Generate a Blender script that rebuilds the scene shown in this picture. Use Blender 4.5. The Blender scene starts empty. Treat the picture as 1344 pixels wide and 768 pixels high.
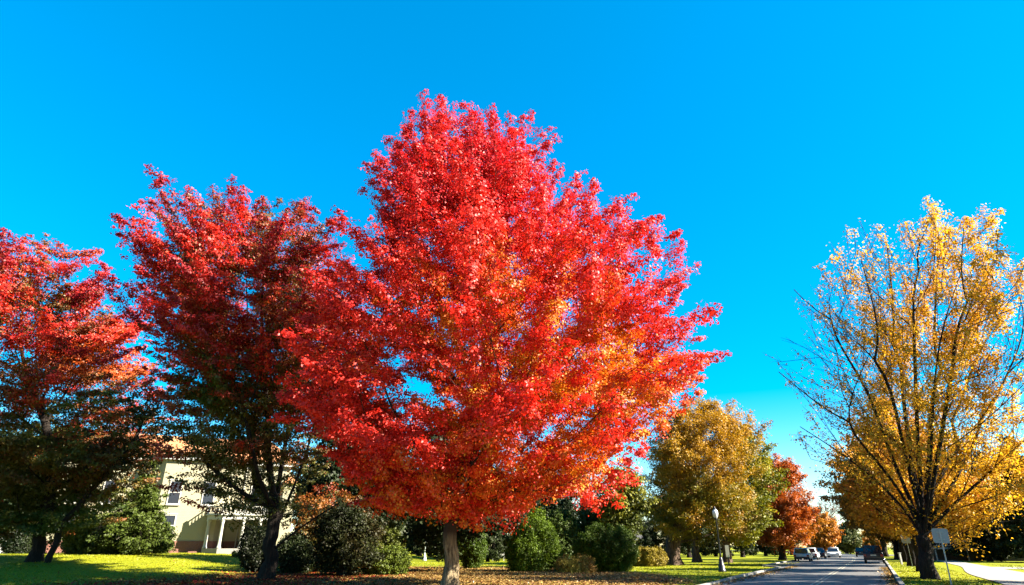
import bpy, bmesh, math, random
import numpy as np
from mathutils import Vector, Matrix

PI = math.pi
R = math.radians
scene = bpy.context.scene
COL = scene.collection

# ------------------------------------------------------------------ camera model
PITCH = math.atan(334 / 800.0)
CP, SP = math.cos(PITCH), math.sin(PITCH)
EYE = 1.6
K = .72            # overall reflectance level that goes with the exposure


def pt(u, v, d):
    """point of the place seen at photo position (u, v), standing d metres ahead"""
    xr, yr = (u - 672) / 800.0, (384 - v) / 800.0
    t = d / (CP - yr * SP)
    return np.array([t * xr, d, EYE + t * (SP + yr * CP)])


def smooth(a, b, x):
    t = np.clip((x - a) / (b - a), 0, 1)
    return t * t * (3 - 2 * t)


def zg(x, y):
    """terrain height: the garden rises gently towards the house"""
    x = np.asarray(x, float); y = np.asarray(y, float)
    z = smooth(12, 34, -x) * smooth(28, 55, y) * 1.0
    return z


def base(u, d):
    z = 0.0
    x = 0.0
    for _ in range(4):
        zc = d * CP + (z - EYE) * SP
        x = (u - 672) / 800.0 * zc
        z = float(zg(x, d))
    return np.array([x, d, z])


TH = math.atan((1150 - 672) / 800.0 * CP)       # heading of the street
RD = np.array([math.sin(TH), math.cos(TH)])
RN = np.array([math.cos(TH), -math.sin(TH)])


def rp(k, s, z=0.0):
    p = RD * k + RN * s
    return np.array([p[0], p[1], z])


def k_for(d, s):
    return (d + s * math.sin(TH)) / math.cos(TH)


# ------------------------------------------------------------------ object helpers
def tag(o, label=None, cat=None, group=None, kind=None):
    if label: o['label'] = label
    if cat: o['category'] = cat
    if group: o['group'] = group
    if kind: o['kind'] = kind
    return o


def thing(name, label, cat, loc=(0, 0, 0), rz=0.0, group=None):
    o = bpy.data.objects.new(name, None)
    COL.objects.link(o)
    o.location = [float(c) for c in loc]
    o.rotation_euler = (0, 0, rz)
    o.empty_display_size = 0.3
    return tag(o, label, cat, group)


def link_mesh(name, me, mat, parent=None):
    o = bpy.data.objects.new(name, me)
    COL.objects.link(o)
    if mat is not None and not me.materials: me.materials.append(mat)
    if parent is not None: o.parent = parent
    return o


def obj(name, bm, mat, parent=None, smooth_shade=False):
    me = bpy.data.meshes.new(name)
    bmesh.ops.recalc_face_normals(bm, faces=bm.faces)
    bm.to_mesh(me)
    bm.free()
    if smooth_shade:
        me.polygons.foreach_set('use_smooth', [True] * len(me.polygons))
    return link_mesh(name, me, mat, parent)


def copy_tree(o, parent=None):
    c = o.copy()
    COL.objects.link(c)
    c.parent = parent
    for ch in list(o.children):
        copy_tree(ch, c)
    return c


def add_box(bm, x0, x1, y0, y1, z0, z1, bevel=0.0):
    r = bmesh.ops.create_cube(bm, size=1.0)
    vs = r['verts']
    for v in vs:
        v.co = Vector((x0 + (v.co.x + .5) * (x1 - x0), y0 + (v.co.y + .5) * (y1 - y0), z0 + (v.co.z + .5) * (z1 - z0)))
    if bevel > 0:
        es = list({e for v in vs for e in v.link_edges})
        bmesh.ops.bevel(bm, geom=es, offset=bevel, segments=2, affect='EDGES', profile=.7)
    return bm


def box(*a, bevel=0.0):
    return add_box(bmesh.new(), *a, bevel=bevel)


def add_lathe(bm, prof, n=16, cx=0, cy=0):
    rings = []
    for r, z in prof:
        if r < 1e-4:
            rings.append([bm.verts.new((cx, cy, z))])
        else:
            rings.append([bm.verts.new((cx + r * math.cos(2 * PI * i / n), cy + r * math.sin(2 * PI * i / n), z)) for i in range(n)])
    for a, b in zip(rings, rings[1:]):
        for i in range(n):
            j = (i + 1) % n
            if len(a) == 1 and len(b) == 1: continue
            if len(a) == 1: bm.faces.new((a[0], b[j], b[i]))
            elif len(b) == 1: bm.faces.new((a[i], a[j], b[0]))
            else: bm.faces.new((a[i], a[j], b[j], b[i]))
    if len(rings[0]) > 1: bm.faces.new(rings[0][::-1])
    if len(rings[-1]) > 1: bm.faces.new(rings[-1])
    return bm


def lathe(prof, n=16, cx=0, cy=0):
    return add_lathe(bmesh.new(), prof, n, cx, cy)


def add_prism(bm, poly, y0, y1, axis='y'):
    """polygon in (a, z) extruded along the other horizontal axis"""
    def P(a, b, z):
        return (a, b, z) if axis == 'y' else (b, a, z)
    A = [bm.verts.new(P(a, y0, z)) for a, z in poly]
    B = [bm.verts.new(P(a, y1, z)) for a, z in poly]
    n = len(poly)
    bm.faces.new(A[::-1]); bm.faces.new(B)
    for i in range(n):
        j = (i + 1) % n
        bm.faces.new((A[i], A[j], B[j], B[i]))
    return bm


def add_slab(bm, poly, z0, z1):
    A = [bm.verts.new((x, y, z0)) for x, y in poly]
    B = [bm.verts.new((x, y, z1)) for x, y in poly]
    n = len(poly)
    bm.faces.new(A[::-1]); bm.faces.new(B)
    for i in range(n):
        j = (i + 1) % n
        bm.faces.new((A[i], A[j], B[j], B[i]))
    return bm


# ------------------------------------------------------------------ materials
def new_mat(name):
    m = bpy.data.materials.new(name)
    m.use_nodes = True
    nt = m.node_tree
    nt.nodes.clear()
    out = nt.nodes.new('ShaderNodeOutputMaterial')
    return m, nt, out


def N(nt, t, **kw):
    n = nt.nodes.new(t)
    for k, v in kw.items():
        setattr(n, k, v)
    return n


def simple_mat(name, col, rough=.6, metal=0.0, noise=.25, scale=6.0, bump=.0, spec=.5):
    m, nt, out = new_mat(name)
    p = N(nt, 'ShaderNodeBsdfPrincipled')
    p.inputs['Roughness'].default_value = rough
    p.inputs['Metallic'].default_value = metal
    p.inputs['Specular IOR Level'].default_value = spec
    tc = N(nt, 'ShaderNodeTexCoord')
    nz = N(nt, 'ShaderNodeTexNoise')
    nz.inputs['Scale'].default_value = scale
    nz.inputs['Detail'].default_value = 6
    nt.links.new(tc.outputs['Object'], nz.inputs['Vector'])
    mx = N(nt, 'ShaderNodeMix', data_type='RGBA')
    c = [q * K for q in col]
    mx.inputs['A'].default_value = [x * (1 - noise) for x in c] + [1]
    mx.inputs['B'].default_value = [min(1, x * (1 + noise)) for x in c] + [1]
    nt.links.new(nz.outputs['Fac'], mx.inputs['Factor'])
    nt.links.new(mx.outputs['Result'], p.inputs['Base Color'])
    if bump > 0:
        b = N(nt, 'ShaderNodeBump')
        b.inputs['Strength'].default_value = bump
        nt.links.new(nz.outputs['Fac'], b.inputs['Height'])
        nt.links.new(b.outputs['Normal'], p.inputs['Normal'])
    nt.links.new(p.outputs['BSDF'], out.inputs['Surface'])
    return m


def leaf_mat(name, transl=.38, gloss=.05, rough=.4):
    m, nt, out = new_mat(name)
    at = N(nt, 'ShaderNodeAttribute', attribute_name='tint')
    d = N(nt, 'ShaderNodeBsdfDiffuse')
    t = N(nt, 'ShaderNodeBsdfTranslucent')
    g = N(nt, 'ShaderNodeBsdfGlossy')
    g.inputs['Roughness'].default_value = rough
    g.inputs['Color'].default_value = (1, .95, .92, 1)
    gm = N(nt, 'ShaderNodeGamma')           # light that passed through a leaf is more saturated
    gm.inputs['Gamma'].default_value = 1.12
    nt.links.new(at.outputs['Color'], d.inputs['Color'])
    nt.links.new(at.outputs['Color'], gm.inputs['Color'])
    nt.links.new(gm.outputs['Color'], t.inputs['Color'])
    a = N(nt, 'ShaderNodeMixShader'); a.inputs[0].default_value = transl
    b = N(nt, 'ShaderNodeMixShader'); b.inputs[0].default_value = gloss
    nt.links.new(d.outputs[0], a.inputs[1]); nt.links.new(t.outputs[0], a.inputs[2])
    nt.links.new(a.outputs[0], b.inputs[1]); nt.links.new(g.outputs[0], b.inputs[2])
    nt.links.new(b.outputs[0], out.inputs['Surface'])
    return m


def bark_mat(name, c0, c1, scale=5.0, crown_shade=None):
    m, nt, out = new_mat(name)
    tc = N(nt, 'ShaderNodeTexCoord')
    mp = N(nt, 'ShaderNodeMapping')
    mp.inputs['Scale'].default_value = (2.6, 2.6, .32)
    nt.links.new(tc.outputs['Object'], mp.inputs['Vector'])
    nz = N(nt, 'ShaderNodeTexNoise')
    nz.inputs['Scale'].default_value = scale
    nz.inputs['Detail'].default_value = 8
    nz.inputs['Roughness'].default_value = .65
    nz.inputs['Distortion'].default_value = .6
    nt.links.new(mp.outputs[0], nz.inputs['Vector'])
    rmp = N(nt, 'ShaderNodeValToRGB')
    rmp.color_ramp.elements[0].position = .38
    rmp.color_ramp.elements[0].color = (*[q * K for q in c0], 1)
    rmp.color_ramp.elements[1].position = .62
    rmp.color_ramp.elements[1].color = (*[q * K for q in c1], 1)
    nt.links.new(nz.outputs['Fac'], rmp.inputs[0])
    p = N(nt, 'ShaderNodeBsdfPrincipled')
    p.inputs['Roughness'].default_value = .9
    p.inputs['Specular IOR Level'].default_value = .15
    b = N(nt, 'ShaderNodeBump')
    b.inputs['Strength'].default_value = 1.0
    b.inputs['Distance'].default_value = .12
    nt.links.new(nz.outputs['Fac'], b.inputs['Height'])
    nt.links.new(b.outputs['Normal'], p.inputs['Normal'])
    if crown_shade is not None:       # shade under the maple crown put into the bark colour, darkening with height
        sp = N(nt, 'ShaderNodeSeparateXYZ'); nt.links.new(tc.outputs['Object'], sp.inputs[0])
        mr = N(nt, 'ShaderNodeMapRange'); mr.inputs['From Min'].default_value = crown_shade[0]; mr.inputs['From Max'].default_value = crown_shade[1]
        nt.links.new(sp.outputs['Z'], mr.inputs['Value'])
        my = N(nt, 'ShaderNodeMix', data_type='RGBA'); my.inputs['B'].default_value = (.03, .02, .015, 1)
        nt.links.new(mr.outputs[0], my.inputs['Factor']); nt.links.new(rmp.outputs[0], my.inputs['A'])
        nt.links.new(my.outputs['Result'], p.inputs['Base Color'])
    else:
        nt.links.new(rmp.outputs[0], p.inputs['Base Color'])
    nt.links.new(p.outputs[0], out.inputs['Surface'])
    return m


LEAF = leaf_mat('leaf_autumn', .40, .02, .5)
LEAF_Y = leaf_mat('leaf_yellow', .52, .02, .5)
LEAF_G = leaf_mat('leaf_green', .25, .012, .55)
NEEDLE = leaf_mat('leaf_needle', .12, .01, .55)
BLADE = leaf_mat('grass_blade', .3, .02, .5)
LITTER = leaf_mat('fallen_leaf', .1, .03, .5)
BARK = bark_mat('bark_pale', (.075, .05, .028), (.42, .32, .18), crown_shade=(1.4, 2.2))
BARK_D = bark_mat('bark_dark', (.008, .006, .005), (.036, .026, .019))
BARK_M = bark_mat('bark_brown', (.03, .018, .012), (.15, .10, .065))

M_white = simple_mat('white_paint', (.47, .45, .39), .5, noise=.06, scale=3)
M_black = simple_mat('black_iron', (.012, .013, .014), .4, noise=.2)
M_steel = simple_mat('galvanised_steel', (.34, .35, .36), .45, .6, noise=.15, scale=9)
M_signback = simple_mat('sign_back', (.27, .28, .30), .45, .3, noise=.08, scale=4)
M_concrete = simple_mat('concrete', (.27, .25, .21), .85, noise=.14, scale=2.2, bump=.05)
M_tyre = simple_mat('tyre_rubber', (.015, .015, .016), .8)
M_rim = simple_mat('alloy_rim', (.45, .46, .48), .3, .9, noise=.05)
M_glassdark = simple_mat('dark_glass', (.012, .016, .025), .06, noise=.1, spec=.8)
M_red = simple_mat('tail_lamp', (.30, .01, .01), .25, noise=.1)
M_plate = simple_mat('plate', (.62, .62, .58), .5, noise=.04)
M_trim = simple_mat('black_trim', (.02, .02, .022), .6)
M_slate = simple_mat('dark_roof', (.05, .047, .045), .8, noise=.3, scale=9)

# ------------------------------------------------------------------ foliage maths
rng = np.random.default_rng(7)


def unit(a):
    return a / np.maximum(np.linalg.norm(a, axis=-1, keepdims=True), 1e-9)


def n3(P, f, seed=0):
    """cheap smooth 3-D noise in about -1..1"""
    r = np.random.default_rng(seed)
    out = np.zeros(len(P))
    for o in range(3):
        for _ in range(4):
            k = r.normal(size=3); k *= f * (2 ** o) / np.linalg.norm(k)
            out += np.sin(P @ k + r.uniform(0, 6.28)) * (0.55 ** o)
    return out / 2.9


def leaf_mesh(name, P, nrm, size, col, mat, parent, aspect=.62, smoothfold=.12):
    n = len(P)
    r = rng
    nrm = unit(nrm)
    a = unit(np.cross(nrm, r.normal(size=(n, 3))))
    b = np.cross(nrm, a)
    s = size[:, None]
    V = np.empty((n, 4, 3), np.float32)
    V[:, 0] = P - a * s * .5
    V[:, 1] = P + b * s * .5 * aspect + nrm * s * smoothfold + a * s * .06
    V[:, 2] = P + a * s * .5
    V[:, 3] = P - b * s * .5 * aspect + nrm * s * smoothfold + a * s * .06
    me = bpy.data.meshes.new(name)
    me.vertices.add(4 * n)
    me.vertices.foreach_set('co', V.reshape(-1))
    me.loops.add(4 * n)
    me.loops.foreach_set('vertex_index', np.arange(4 * n, dtype=np.int32))
    me.polygons.add(n)
    me.polygons.foreach_set('loop_start', np.arange(0, 4 * n, 4, dtype=np.int32))
    at = me.attributes.new('tint', 'FLOAT_COLOR', 'FACE')
    c = np.ones((n, 4), np.float32)
    c[:, :3] = np.clip(col * .78 * K, 0.001, .9)
    at.data.foreach_set('color', c.reshape(-1))
    me.update()
    me.validate()
    return link_mesh(name, me, mat, parent)


def tube_mesh(name, chains, mat, parent, flare=None):
    """chains: list of (points Nx3, radii N). one mesh of tapered limbs"""
    VV, FF, off = [], [], 0
    for pts, rad in chains:
        m = len(pts)
        if m < 2: continue
        rmax = rad.max()
        n = 14 if rmax > .22 else (9 if rmax > .09 else (5 if rmax > .03 else 3))
        tan = np.gradient(pts, axis=0)
        tan = unit(tan)
        ref = np.array([1., 0, 0]) if abs(tan[0][0]) < .8 else np.array([0, 1., 0])
        ang = np.arange(n) * 2 * PI / n
        x = unit(ref - tan[0] * (ref @ tan[0]))
        rings = np.empty((m, n, 3))
        for i in range(m):
            x = x - tan[i] * (x @ tan[i])
            x = x / max(np.linalg.norm(x), 1e-6)
            y = np.cross(tan[i], x)
            rr = np.full(n, rad[i])
            if flare is not None and rmax > .2:
                rr = rr * (1 + flare(pts[i][2], ang))
            rings[i] = pts[i] + rr[:, None] * (np.cos(ang)[:, None] * x + np.sin(ang)[:, None] * y)
        VV.append(rings.reshape(-1, 3))
        i0 = np.arange(m - 1)[:, None] * n
        j = np.arange(n)[None]
        j2 = (j + 1) % n
        q = np.stack([i0 + j, i0 + j2, i0 + n + j2, i0 + n + j], -1).reshape(-1, 4) + off
        FF.append(q)
        off += m * n
    V = np.concatenate(VV).astype(np.float32)
    F = np.concatenate(FF).astype(np.int32)
    me = bpy.data.meshes.new(name)
    me.vertices.add(len(V)); me.vertices.foreach_set('co', V.reshape(-1))
    me.loops.add(F.size); me.loops.foreach_set('vertex_index', F.reshape(-1))
    me.polygons.add(len(F)); me.polygons.foreach_set('loop_start', np.arange(0, F.size, 4, dtype=np.int32))
    me.polygons.foreach_set('use_smooth', np.ones(len(F), bool))
    me.update(); me.validate()
    return link_mesh(name, me, mat, parent)


def grow(trunk, tips, bf, cone=None, boughs=()):
    """greedy branching tree through the tips; returns positions and parents"""
    pos = [np.array(p, float) for p in trunk]
    par = [-1] + list(range(len(trunk) - 1))
    pl = [0.0]
    for i in range(1, len(trunk)):
        pl.append(pl[-1] + np.linalg.norm(pos[i] - pos[i - 1]))
    pl = [p * .55 for p in pl]
    ends = []
    for bgh in boughs:                       # heavy boughs that leave the stem
        zt = bgh[0][2]
        last = int(np.argmin([abs(p[2] - zt + .5) for p in pos[:len(trunk)]]))
        prev = pos[last]
        for q in bgh:
            q = np.array(q, float)
            ns = max(1, int(np.linalg.norm(q - prev) / .9))
            for f in range(1, ns + 1):
                ends.append(len(pos)); pos.append(prev + (q - prev) * f / ns); par.append(last)
                pl.append(pl[last] + .5 * np.linalg.norm(q - prev) / ns)
                last = len(pos) - 1
            prev = q
    n0 = len(pos)
    T = np.array(tips)
    best = np.full(len(T), 1e9); bi = np.zeros(len(T), int)

    def upd(i, first=False):
        d = T - pos[i]
        L = np.linalg.norm(d, axis=1)
        c = L + bf * pl[i] + 1.3 * np.maximum(0, pos[i][2] - T[:, 2] + .25 * np.linalg.norm(d[:, :2], axis=1))
        if cone is not None and i >= len(trunk) and par[i] >= 0:     # ascending habit: side shoots leave their limb at a narrow angle
            g = pos[i] - pos[par[i]]; g = g / max(np.linalg.norm(g), 1e-6)
            c = c + cone * L * (1 - (d @ g) / np.maximum(L, 1e-6))
        m = c < best
        best[m] = c[m]; bi[m] = i
    lo = max(1, int(len(trunk) * .25))
    for i in range(lo, n0): upd(i)
    done = np.zeros(len(T), bool)
    for _ in range(len(T)):
        c = np.where(done, 1e9, best)
        j = int(c.argmin())
        done[j] = True
        p0 = pos[bi[j]]; L = np.linalg.norm(T[j] - p0)
        ns = max(1, int(L / 1.1))
        last = bi[j]
        for s in range(1, ns + 1):
            f = s / ns
            q = p0 + (T[j] - p0) * f
            if s < ns:
                q = q + rng.normal(size=3) * .05 * L / ns + np.array([0, 0, -.05 * L * math.sin(PI * f)])
            pos.append(q); par.append(last)
            pl.append(pl[last] + L / ns)
            last = len(pos) - 1
            upd(last)
    return np.array(pos), np.array(par), ends


def limbs(pos, par, ntrunk, r_trunk, r_tip=.012, power=2.2, smooth_it=5, heavy=(), hw=0):
    n = len(pos)
    kids = [[] for _ in range(n)]
    for i in range(n):
        if par[i] >= 0: kids[par[i]].append(i)
    for _ in range(smooth_it):
        q = pos.copy()
        for i in range(ntrunk, n):
            if kids[i]:
                k = max(kids[i], key=lambda a: len(kids[a]))
                q[i] = pos[i] * .5 + .25 * (pos[par[i]] + pos[k])
        pos = q
    w = np.zeros(n)
    for i in heavy: w[i] += hw
    for i in range(n - 1, -1, -1):
        if not kids[i]: w[i] += 1.0
        if par[i] >= 0: w[par[i]] += w[i]
    rad = r_tip * w ** (1 / power)
    rad = r_tip + (rad - r_tip) * (r_trunk - r_tip) / max(rad[0] - r_tip, 1e-6)
    chains = []
    stack = [(0, None)]
    while stack:
        s, p = stack.pop()
        pts, rr = [], []
        if p is not None:
            pts.append(pos[p]); rr.append(min(rad[p], rad[s] * 1.25))
        c = s
        while True:
            pts.append(pos[c]); rr.append(rad[c])
            if not kids[c]: break
            ks = sorted(kids[c], key=lambda a: -w[a])
            if c < ntrunk and c + 1 in ks:
                ks.remove(c + 1); ks = [c + 1] + ks
            for k in ks[1:]: stack.append((k, c))
            c = ks[0]
        chains.append((np.array(pts), np.array(rr)))
    return chains, pos, rad


def prof_px(rows, d, b):
    """crown sections (height, centre offset, half width) measured at the tree's own distance"""
    out = []
    for v, ul, ur in rows:
        L, Rr = pt(ul, v, d), pt(ur, v, d)
        out.append((L[2] - b[2], (L[0] + Rr[0]) / 2 - b[0], abs(Rr[0] - L[0]) / 2))
    return sorted(out)


def make_tree(name, label, cat, loc, prof, group=None, n_pl=300, pl=(1.6, 2.6), pw=.5, lpp=160, leaf=.17,
              tint=None, r_trunk=.35, fork=3.0, bark=None, leafmat=None, elev=(5, 70), shell=.4, qmin=.25, bf=.35,
              seed=1, flat=.6, sig=.17, twigs=0, keep=None, lean=(0, 0), depth=1.0, n_sub=10, rough=.12, up=.55,
              crown_name='crown', trunk_name='trunk', flare=True, r_tip=.012, fold=.12, top_frac=.8, trunk_wob=.1, lobes=0.0, lobe_f=1.2, jit=.5, cush=.8, cone=None, boughs=(), bough_w=1.0, skirt=0.0):
    global rng
    rng = np.random.default_rng(seed)
    root = thing(name, label, cat, loc, 0, group)
    prof = sorted(prof)
    Z = np.array([p[0] for p in prof]); Cx = np.array([p[1] for p in prof]); W = np.array([p[2] for p in prof])
    H = Z[-1]
    # --- plumes of leaves
    zz = rng.uniform(Z[0], Z[-1], n_pl * 8)
    ww = np.interp(zz, Z, W)
    zz = zz[rng.uniform(0, 1, len(zz)) < (ww + .05 * W.max()) / (W.max() * 1.05)][:n_pl]
    n = len(zz)
    ph = rng.uniform(0, 2 * PI, n)
    q = qmin + (1 - qmin) * rng.uniform(0, 1, n) ** shell
    w = np.interp(zz, Z, W) * (1 + rng.normal(size=n) * rough)
    if lobes > 0:
        w = w * (1 + lobes * n3(np.stack([np.cos(ph) * 2, np.sin(ph) * 2, zz * .45], 1), lobe_f, seed + 50))
    cx = np.interp(zz, Z, Cx)
    out = np.stack([np.cos(ph), np.sin(ph) * depth, np.zeros(n)], 1)
    tipP = np.stack([cx, np.zeros(n), zz], 1) + out * (w * q)[:, None]
    tipP[:, 0] += lean[0] * zz; tipP[:, 1] += lean[1] * zz
    hf = np.clip((zz - Z[0]) / (H - Z[0]), 0, 1)
    el = np.radians(elev[0] + (elev[1] - elev[0]) * hf ** 1.3 + rng.normal(size=n) * 12)
    el = np.maximum(el, el * 0 + np.radians(elev[0] - 10)) + (1 - q) * .5
    D = out * np.cos(el)[:, None] + np.array([0, 0, 1.]) * np.sin(el)[:, None]
    D = unit(D + rng.normal(size=(n, 3)) * .18)
    L = rng.uniform(pl[0], pl[1], n)
    L = np.minimum(L, np.maximum(.5, w * .9))
    dz = np.maximum(0, Z[0] - .15 - (tipP[:, 2] - np.maximum(D[:, 2], 0) * L - pw * L * .5))     # no spray hangs below the crown's skirt
    tipP[:, 2] += np.minimum(dz, L * .8) * np.clip(skirt * rng.uniform(.6, 1.4, n), 0, 1) if skirt else 0.0
    # --- limbs
    nt = 9
    trunk = []
    top = fork + (H - fork) * top_frac
    for i in range(nt * 2):
        z = fork * i / nt if i < nt else fork + (top - fork) * (i - nt + 1) / nt
        c = np.interp(z, Z, Cx) * min(1, max(0, (z - fork * .5) / max(1e-3, (H * .5 - fork * .5))))
        wob = trunk_wob * math.sin(i * 1.1 + seed) * min(1, i / 3)
        trunk.append((c + lean[0] * z + wob, lean[1] * z + wob * .6, z - (.15 if i == 0 else 0)))
    bases = tipP - D * (L * .75)[:, None]
    low = bases[:, 2] < fork * .8
    bases[low, 2] = np.maximum(bases[low, 2], .55 * fork)
    pos, par, ends = grow(trunk, bases, bf, cone, boughs)
    chains, pos, rad = limbs(pos, par, nt * 2, r_trunk, r_tip, heavy=ends, hw=bough_w)
    for i in range(n):
        m = np.stack([bases[i], bases[i] + D[i] * L[i] * .4 + rng.normal(size=3) * .05, tipP[i] - D[i] * L[i] * .06])
        chains.append((m, np.array([r_tip, r_tip * .8, r_tip * .45])))
    # --- leaves
    keepf = np.ones(n) if keep is None else np.clip(keep(tipP, hf, q), 0, 1)
    PP, QQ, HH, SS, DD, RR = [], [], [], [], [], []
    for i in range(n):
        cnt = int(lpp * L[i] / ((pl[0] + pl[1]) / 2) * keepf[i])
        ks = n_sub
        t = rng.uniform(0, 1, ks) ** .8
        rad_p = pw * L[i] * np.sqrt(np.clip(t, 0, 1)) * (1 - .35 * t)
        o = rng.normal(size=(ks, 3)) * .55
        o[:, 2] *= flat
        o = o - D[i] * (o @ D[i])[:, None]
        sc = tipP[i] - D[i] * (t * L[i])[:, None] + o * rad_p[:, None]
        if twigs:
            for k in range(min(twigs, ks)):
                tt = min(1, t[k] + .25)
                a = tipP[i] - D[i] * tt * L[i]
                e = sc[k] + (sc[k] - a) * .25
                chains.append((np.stack([a, (a + e) / 2 + rng.normal(size=3) * .03, e]), np.array([r_tip * .6, r_tip * .5, r_tip * .3])))
        if cnt < 1: continue
        ii = rng.integers(0, ks, cnt)
        g = rng.normal(size=(cnt, 3)) * sig * (.6 + .8 * np.sqrt(t[ii]))[:, None]
        g[:, 2] *= flat
        pq = sc[ii] + g
        ta = np.clip((tipP[i] - pq) @ D[i], -.15 * L[i], L[i])
        RR.append(unit(pq - (tipP[i] - D[i] * ta[:, None])))
        PP.append(pq)
        QQ.append(np.full(cnt, q[i]) - t[ii] * .15); HH.append(np.full(cnt, hf[i])); SS.append(np.full(cnt, i)); DD.append(np.repeat(D[i][None], cnt, 0))
    tube_mesh(trunk_name, chains, bark or BARK_D, root,
              (lambda z, a: (np.exp(-max(z, 0) / .42) * (.5 + .28 * np.sin(a * 5 + seed)) + .05 * np.sin(a * 3 + z * .8) + .03 * np.sin(a * 7 - z * 1.7))) if flare else None)
    P = np.concatenate(PP); Q = np.concatenate(QQ); Hh = np.concatenate(HH); Si = np.concatenate(SS); Dd = np.concatenate(DD)
    m = len(P)
    nrm = unit(rng.normal(size=(m, 3)) * jit + np.array([0, 0, up]) + Dd * .3 + np.concatenate(RR) * cush)
    sz = leaf * rng.uniform(.65, 1.3, m)
    pr = rng.uniform(-1, 1, n)[Si]
    col = tint(P, Q, Hh, pr, rng)
    col = col * rng.uniform(.82, 1.18, m)[:, None]
    leaf_mesh(crown_name, P, nrm, sz, col, leafmat or LEAF, root, smoothfold=fold)
    return root


def lerp(a, b, t):
    return a + (np.asarray(b) - a) * t[:, None]


CRIMSON = np.array([.80, .014, .030]); RED = np.array([.98, .040, .020]); ORANGE = np.array([1.0, .20, .012])
YELLOW = np.array([1.0, .50, .024]); OLIVE = np.array([.085, .085, .012]); GREEN = np.array([.045, .075, .010])
BROWN = np.array([.16, .055, .012])


def tint_main(P, Q, H, pr, r):
    m = len(P)
    c = np.repeat(RED[None], m, 0)
    o = np.clip(.33 + .34 * n3(P, .55, 3) + .09 * (P[:, 0] / 8) - 1.35 * (H - .36) - .9 * (Q - .75) + .30 * pr + r.normal(size=m) * .08, 0, 1)
    c = lerp(c, ORANGE, smooth(.45, .95, o))
    c = lerp(c, YELLOW, smooth(.82, 1.25, o + r.normal(size=m) * .15) * .9)
    c = lerp(c, CRIMSON, smooth(.25, .9, H + .4 * pr + r.normal(size=m) * .2 - o * .6) * .75)
    return c


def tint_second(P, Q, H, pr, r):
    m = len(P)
    c = lerp(np.repeat((CRIMSON * .55)[None], m, 0), RED, smooth(.05, .75, pr + .5 * (H - .6) + r.normal(size=m) * .15))  # sunlit and shaded sprays put into the tint: red against dark crimson
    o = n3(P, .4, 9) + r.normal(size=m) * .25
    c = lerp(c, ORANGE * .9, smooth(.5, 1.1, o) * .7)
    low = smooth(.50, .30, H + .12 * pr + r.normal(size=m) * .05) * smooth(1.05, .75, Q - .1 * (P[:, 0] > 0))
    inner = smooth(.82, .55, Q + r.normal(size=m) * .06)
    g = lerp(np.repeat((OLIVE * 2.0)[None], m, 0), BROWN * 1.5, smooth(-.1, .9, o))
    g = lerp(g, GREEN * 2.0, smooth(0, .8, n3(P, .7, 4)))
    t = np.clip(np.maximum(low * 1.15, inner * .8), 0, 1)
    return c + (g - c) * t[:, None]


def tint_mix(a, b, f=.4, seed=1, spread=.25, c=None):
    def fn(P, Q, H, pr, r):
        m = len(P)
        t = smooth(-.5, .6, n3(P, f, seed) + .4 * pr + r.normal(size=m) * spread)
        x = np.array(a) + (np.array(b) - np.array(a)) * t[:, None]
        if c is not None:
            x = lerp(x, np.array(c), smooth(.25, .9, n3(P, f * 1.3, seed + 5) + r.normal(size=m) * .2))
        return x
    return fn


# ------------------------------------------------------------------ world, sun, camera
SUN_AZ, SUN_EL = R(105.5), R(33)
w = bpy.data.worlds.new('World'); scene.world = w; w.use_nodes = True
nt = w.node_tree
bg = nt.nodes['Background']
sky = N(nt, 'ShaderNodeTexSky', sky_type='NISHITA')
sky.sun_disc = False
sky.sun_elevation = SUN_EL
sky.sun_rotation = SUN_AZ
sky.air_density = 1.0
sky.dust_density = .0
sky.ozone_density = 3.0
hs = N(nt, 'ShaderNodeHueSaturation')
hs.inputs['Hue'].default_value = .493
hs.inputs['Saturation'].default_value = 2.0
hs.inputs['Value'].default_value = 1.0
sg = N(nt, 'ShaderNodeGamma'); sg.inputs['Gamma'].default_value = .72      # evens out the glare near the horizon
nt.links.new(sky.outputs[0], sg.inputs['Color']); nt.links.new(sg.outputs[0], hs.inputs['Color'])
nt.links.new(hs.outputs[0], bg.inputs['Color'])
bg.inputs['Strength'].default_value = .072

sl = bpy.data.lights.new('sun', 'SUN'); sl.energy = 5.0; sl.angle = R(.5); sl.color = (1, .93, .80)
so = bpy.data.objects.new('sun', sl); COL.objects.link(so)
tos = Vector((math.sin(SUN_AZ) * math.cos(SUN_EL), math.cos(SUN_AZ) * math.cos(SUN_EL), math.sin(SUN_EL)))
so.rotation_euler = tos.to_track_quat('Z', 'Y').to_euler()
so.location = (60, -20, 50)

cam = bpy.data.cameras.new('camera'); cam.lens = 800 / 1344 * 36; cam.sensor_width = 36; cam.clip_end = 6000; cam.clip_start = .1
co = bpy.data.objects.new('camera', cam); COL.objects.link(co)
co.location = (0, 0, EYE); co.rotation_euler = (PI / 2 + PITCH, 0, 0)
scene.camera = co
scene.view_settings.view_transform = 'Standard'
scene.view_settings.look = 'None'
scene.view_settings.exposure = 2.75
scene.view_settings.gamma = 1
cy = scene.cycles
cy.max_bounces = 6; cy.diffuse_bounces = 3; cy.glossy_bounces = 2; cy.transmission_bounces = 3; cy.transparent_max_bounces = 4
cy.sample_clamp_indirect = 6
cy.use_denoising = True

# ------------------------------------------------------------------ ground
def litter_mask(x, y):
    s = x * RN[0] + y * RN[1]
    m = smooth(-7.5, -9.6, s) * smooth(-24, -14, x - .2 * (y - 30)) * smooth(64, 50, y) * smooth(10.2, 8.2, x + np.maximum(0, y - 43) * .55)
    return m


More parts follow.
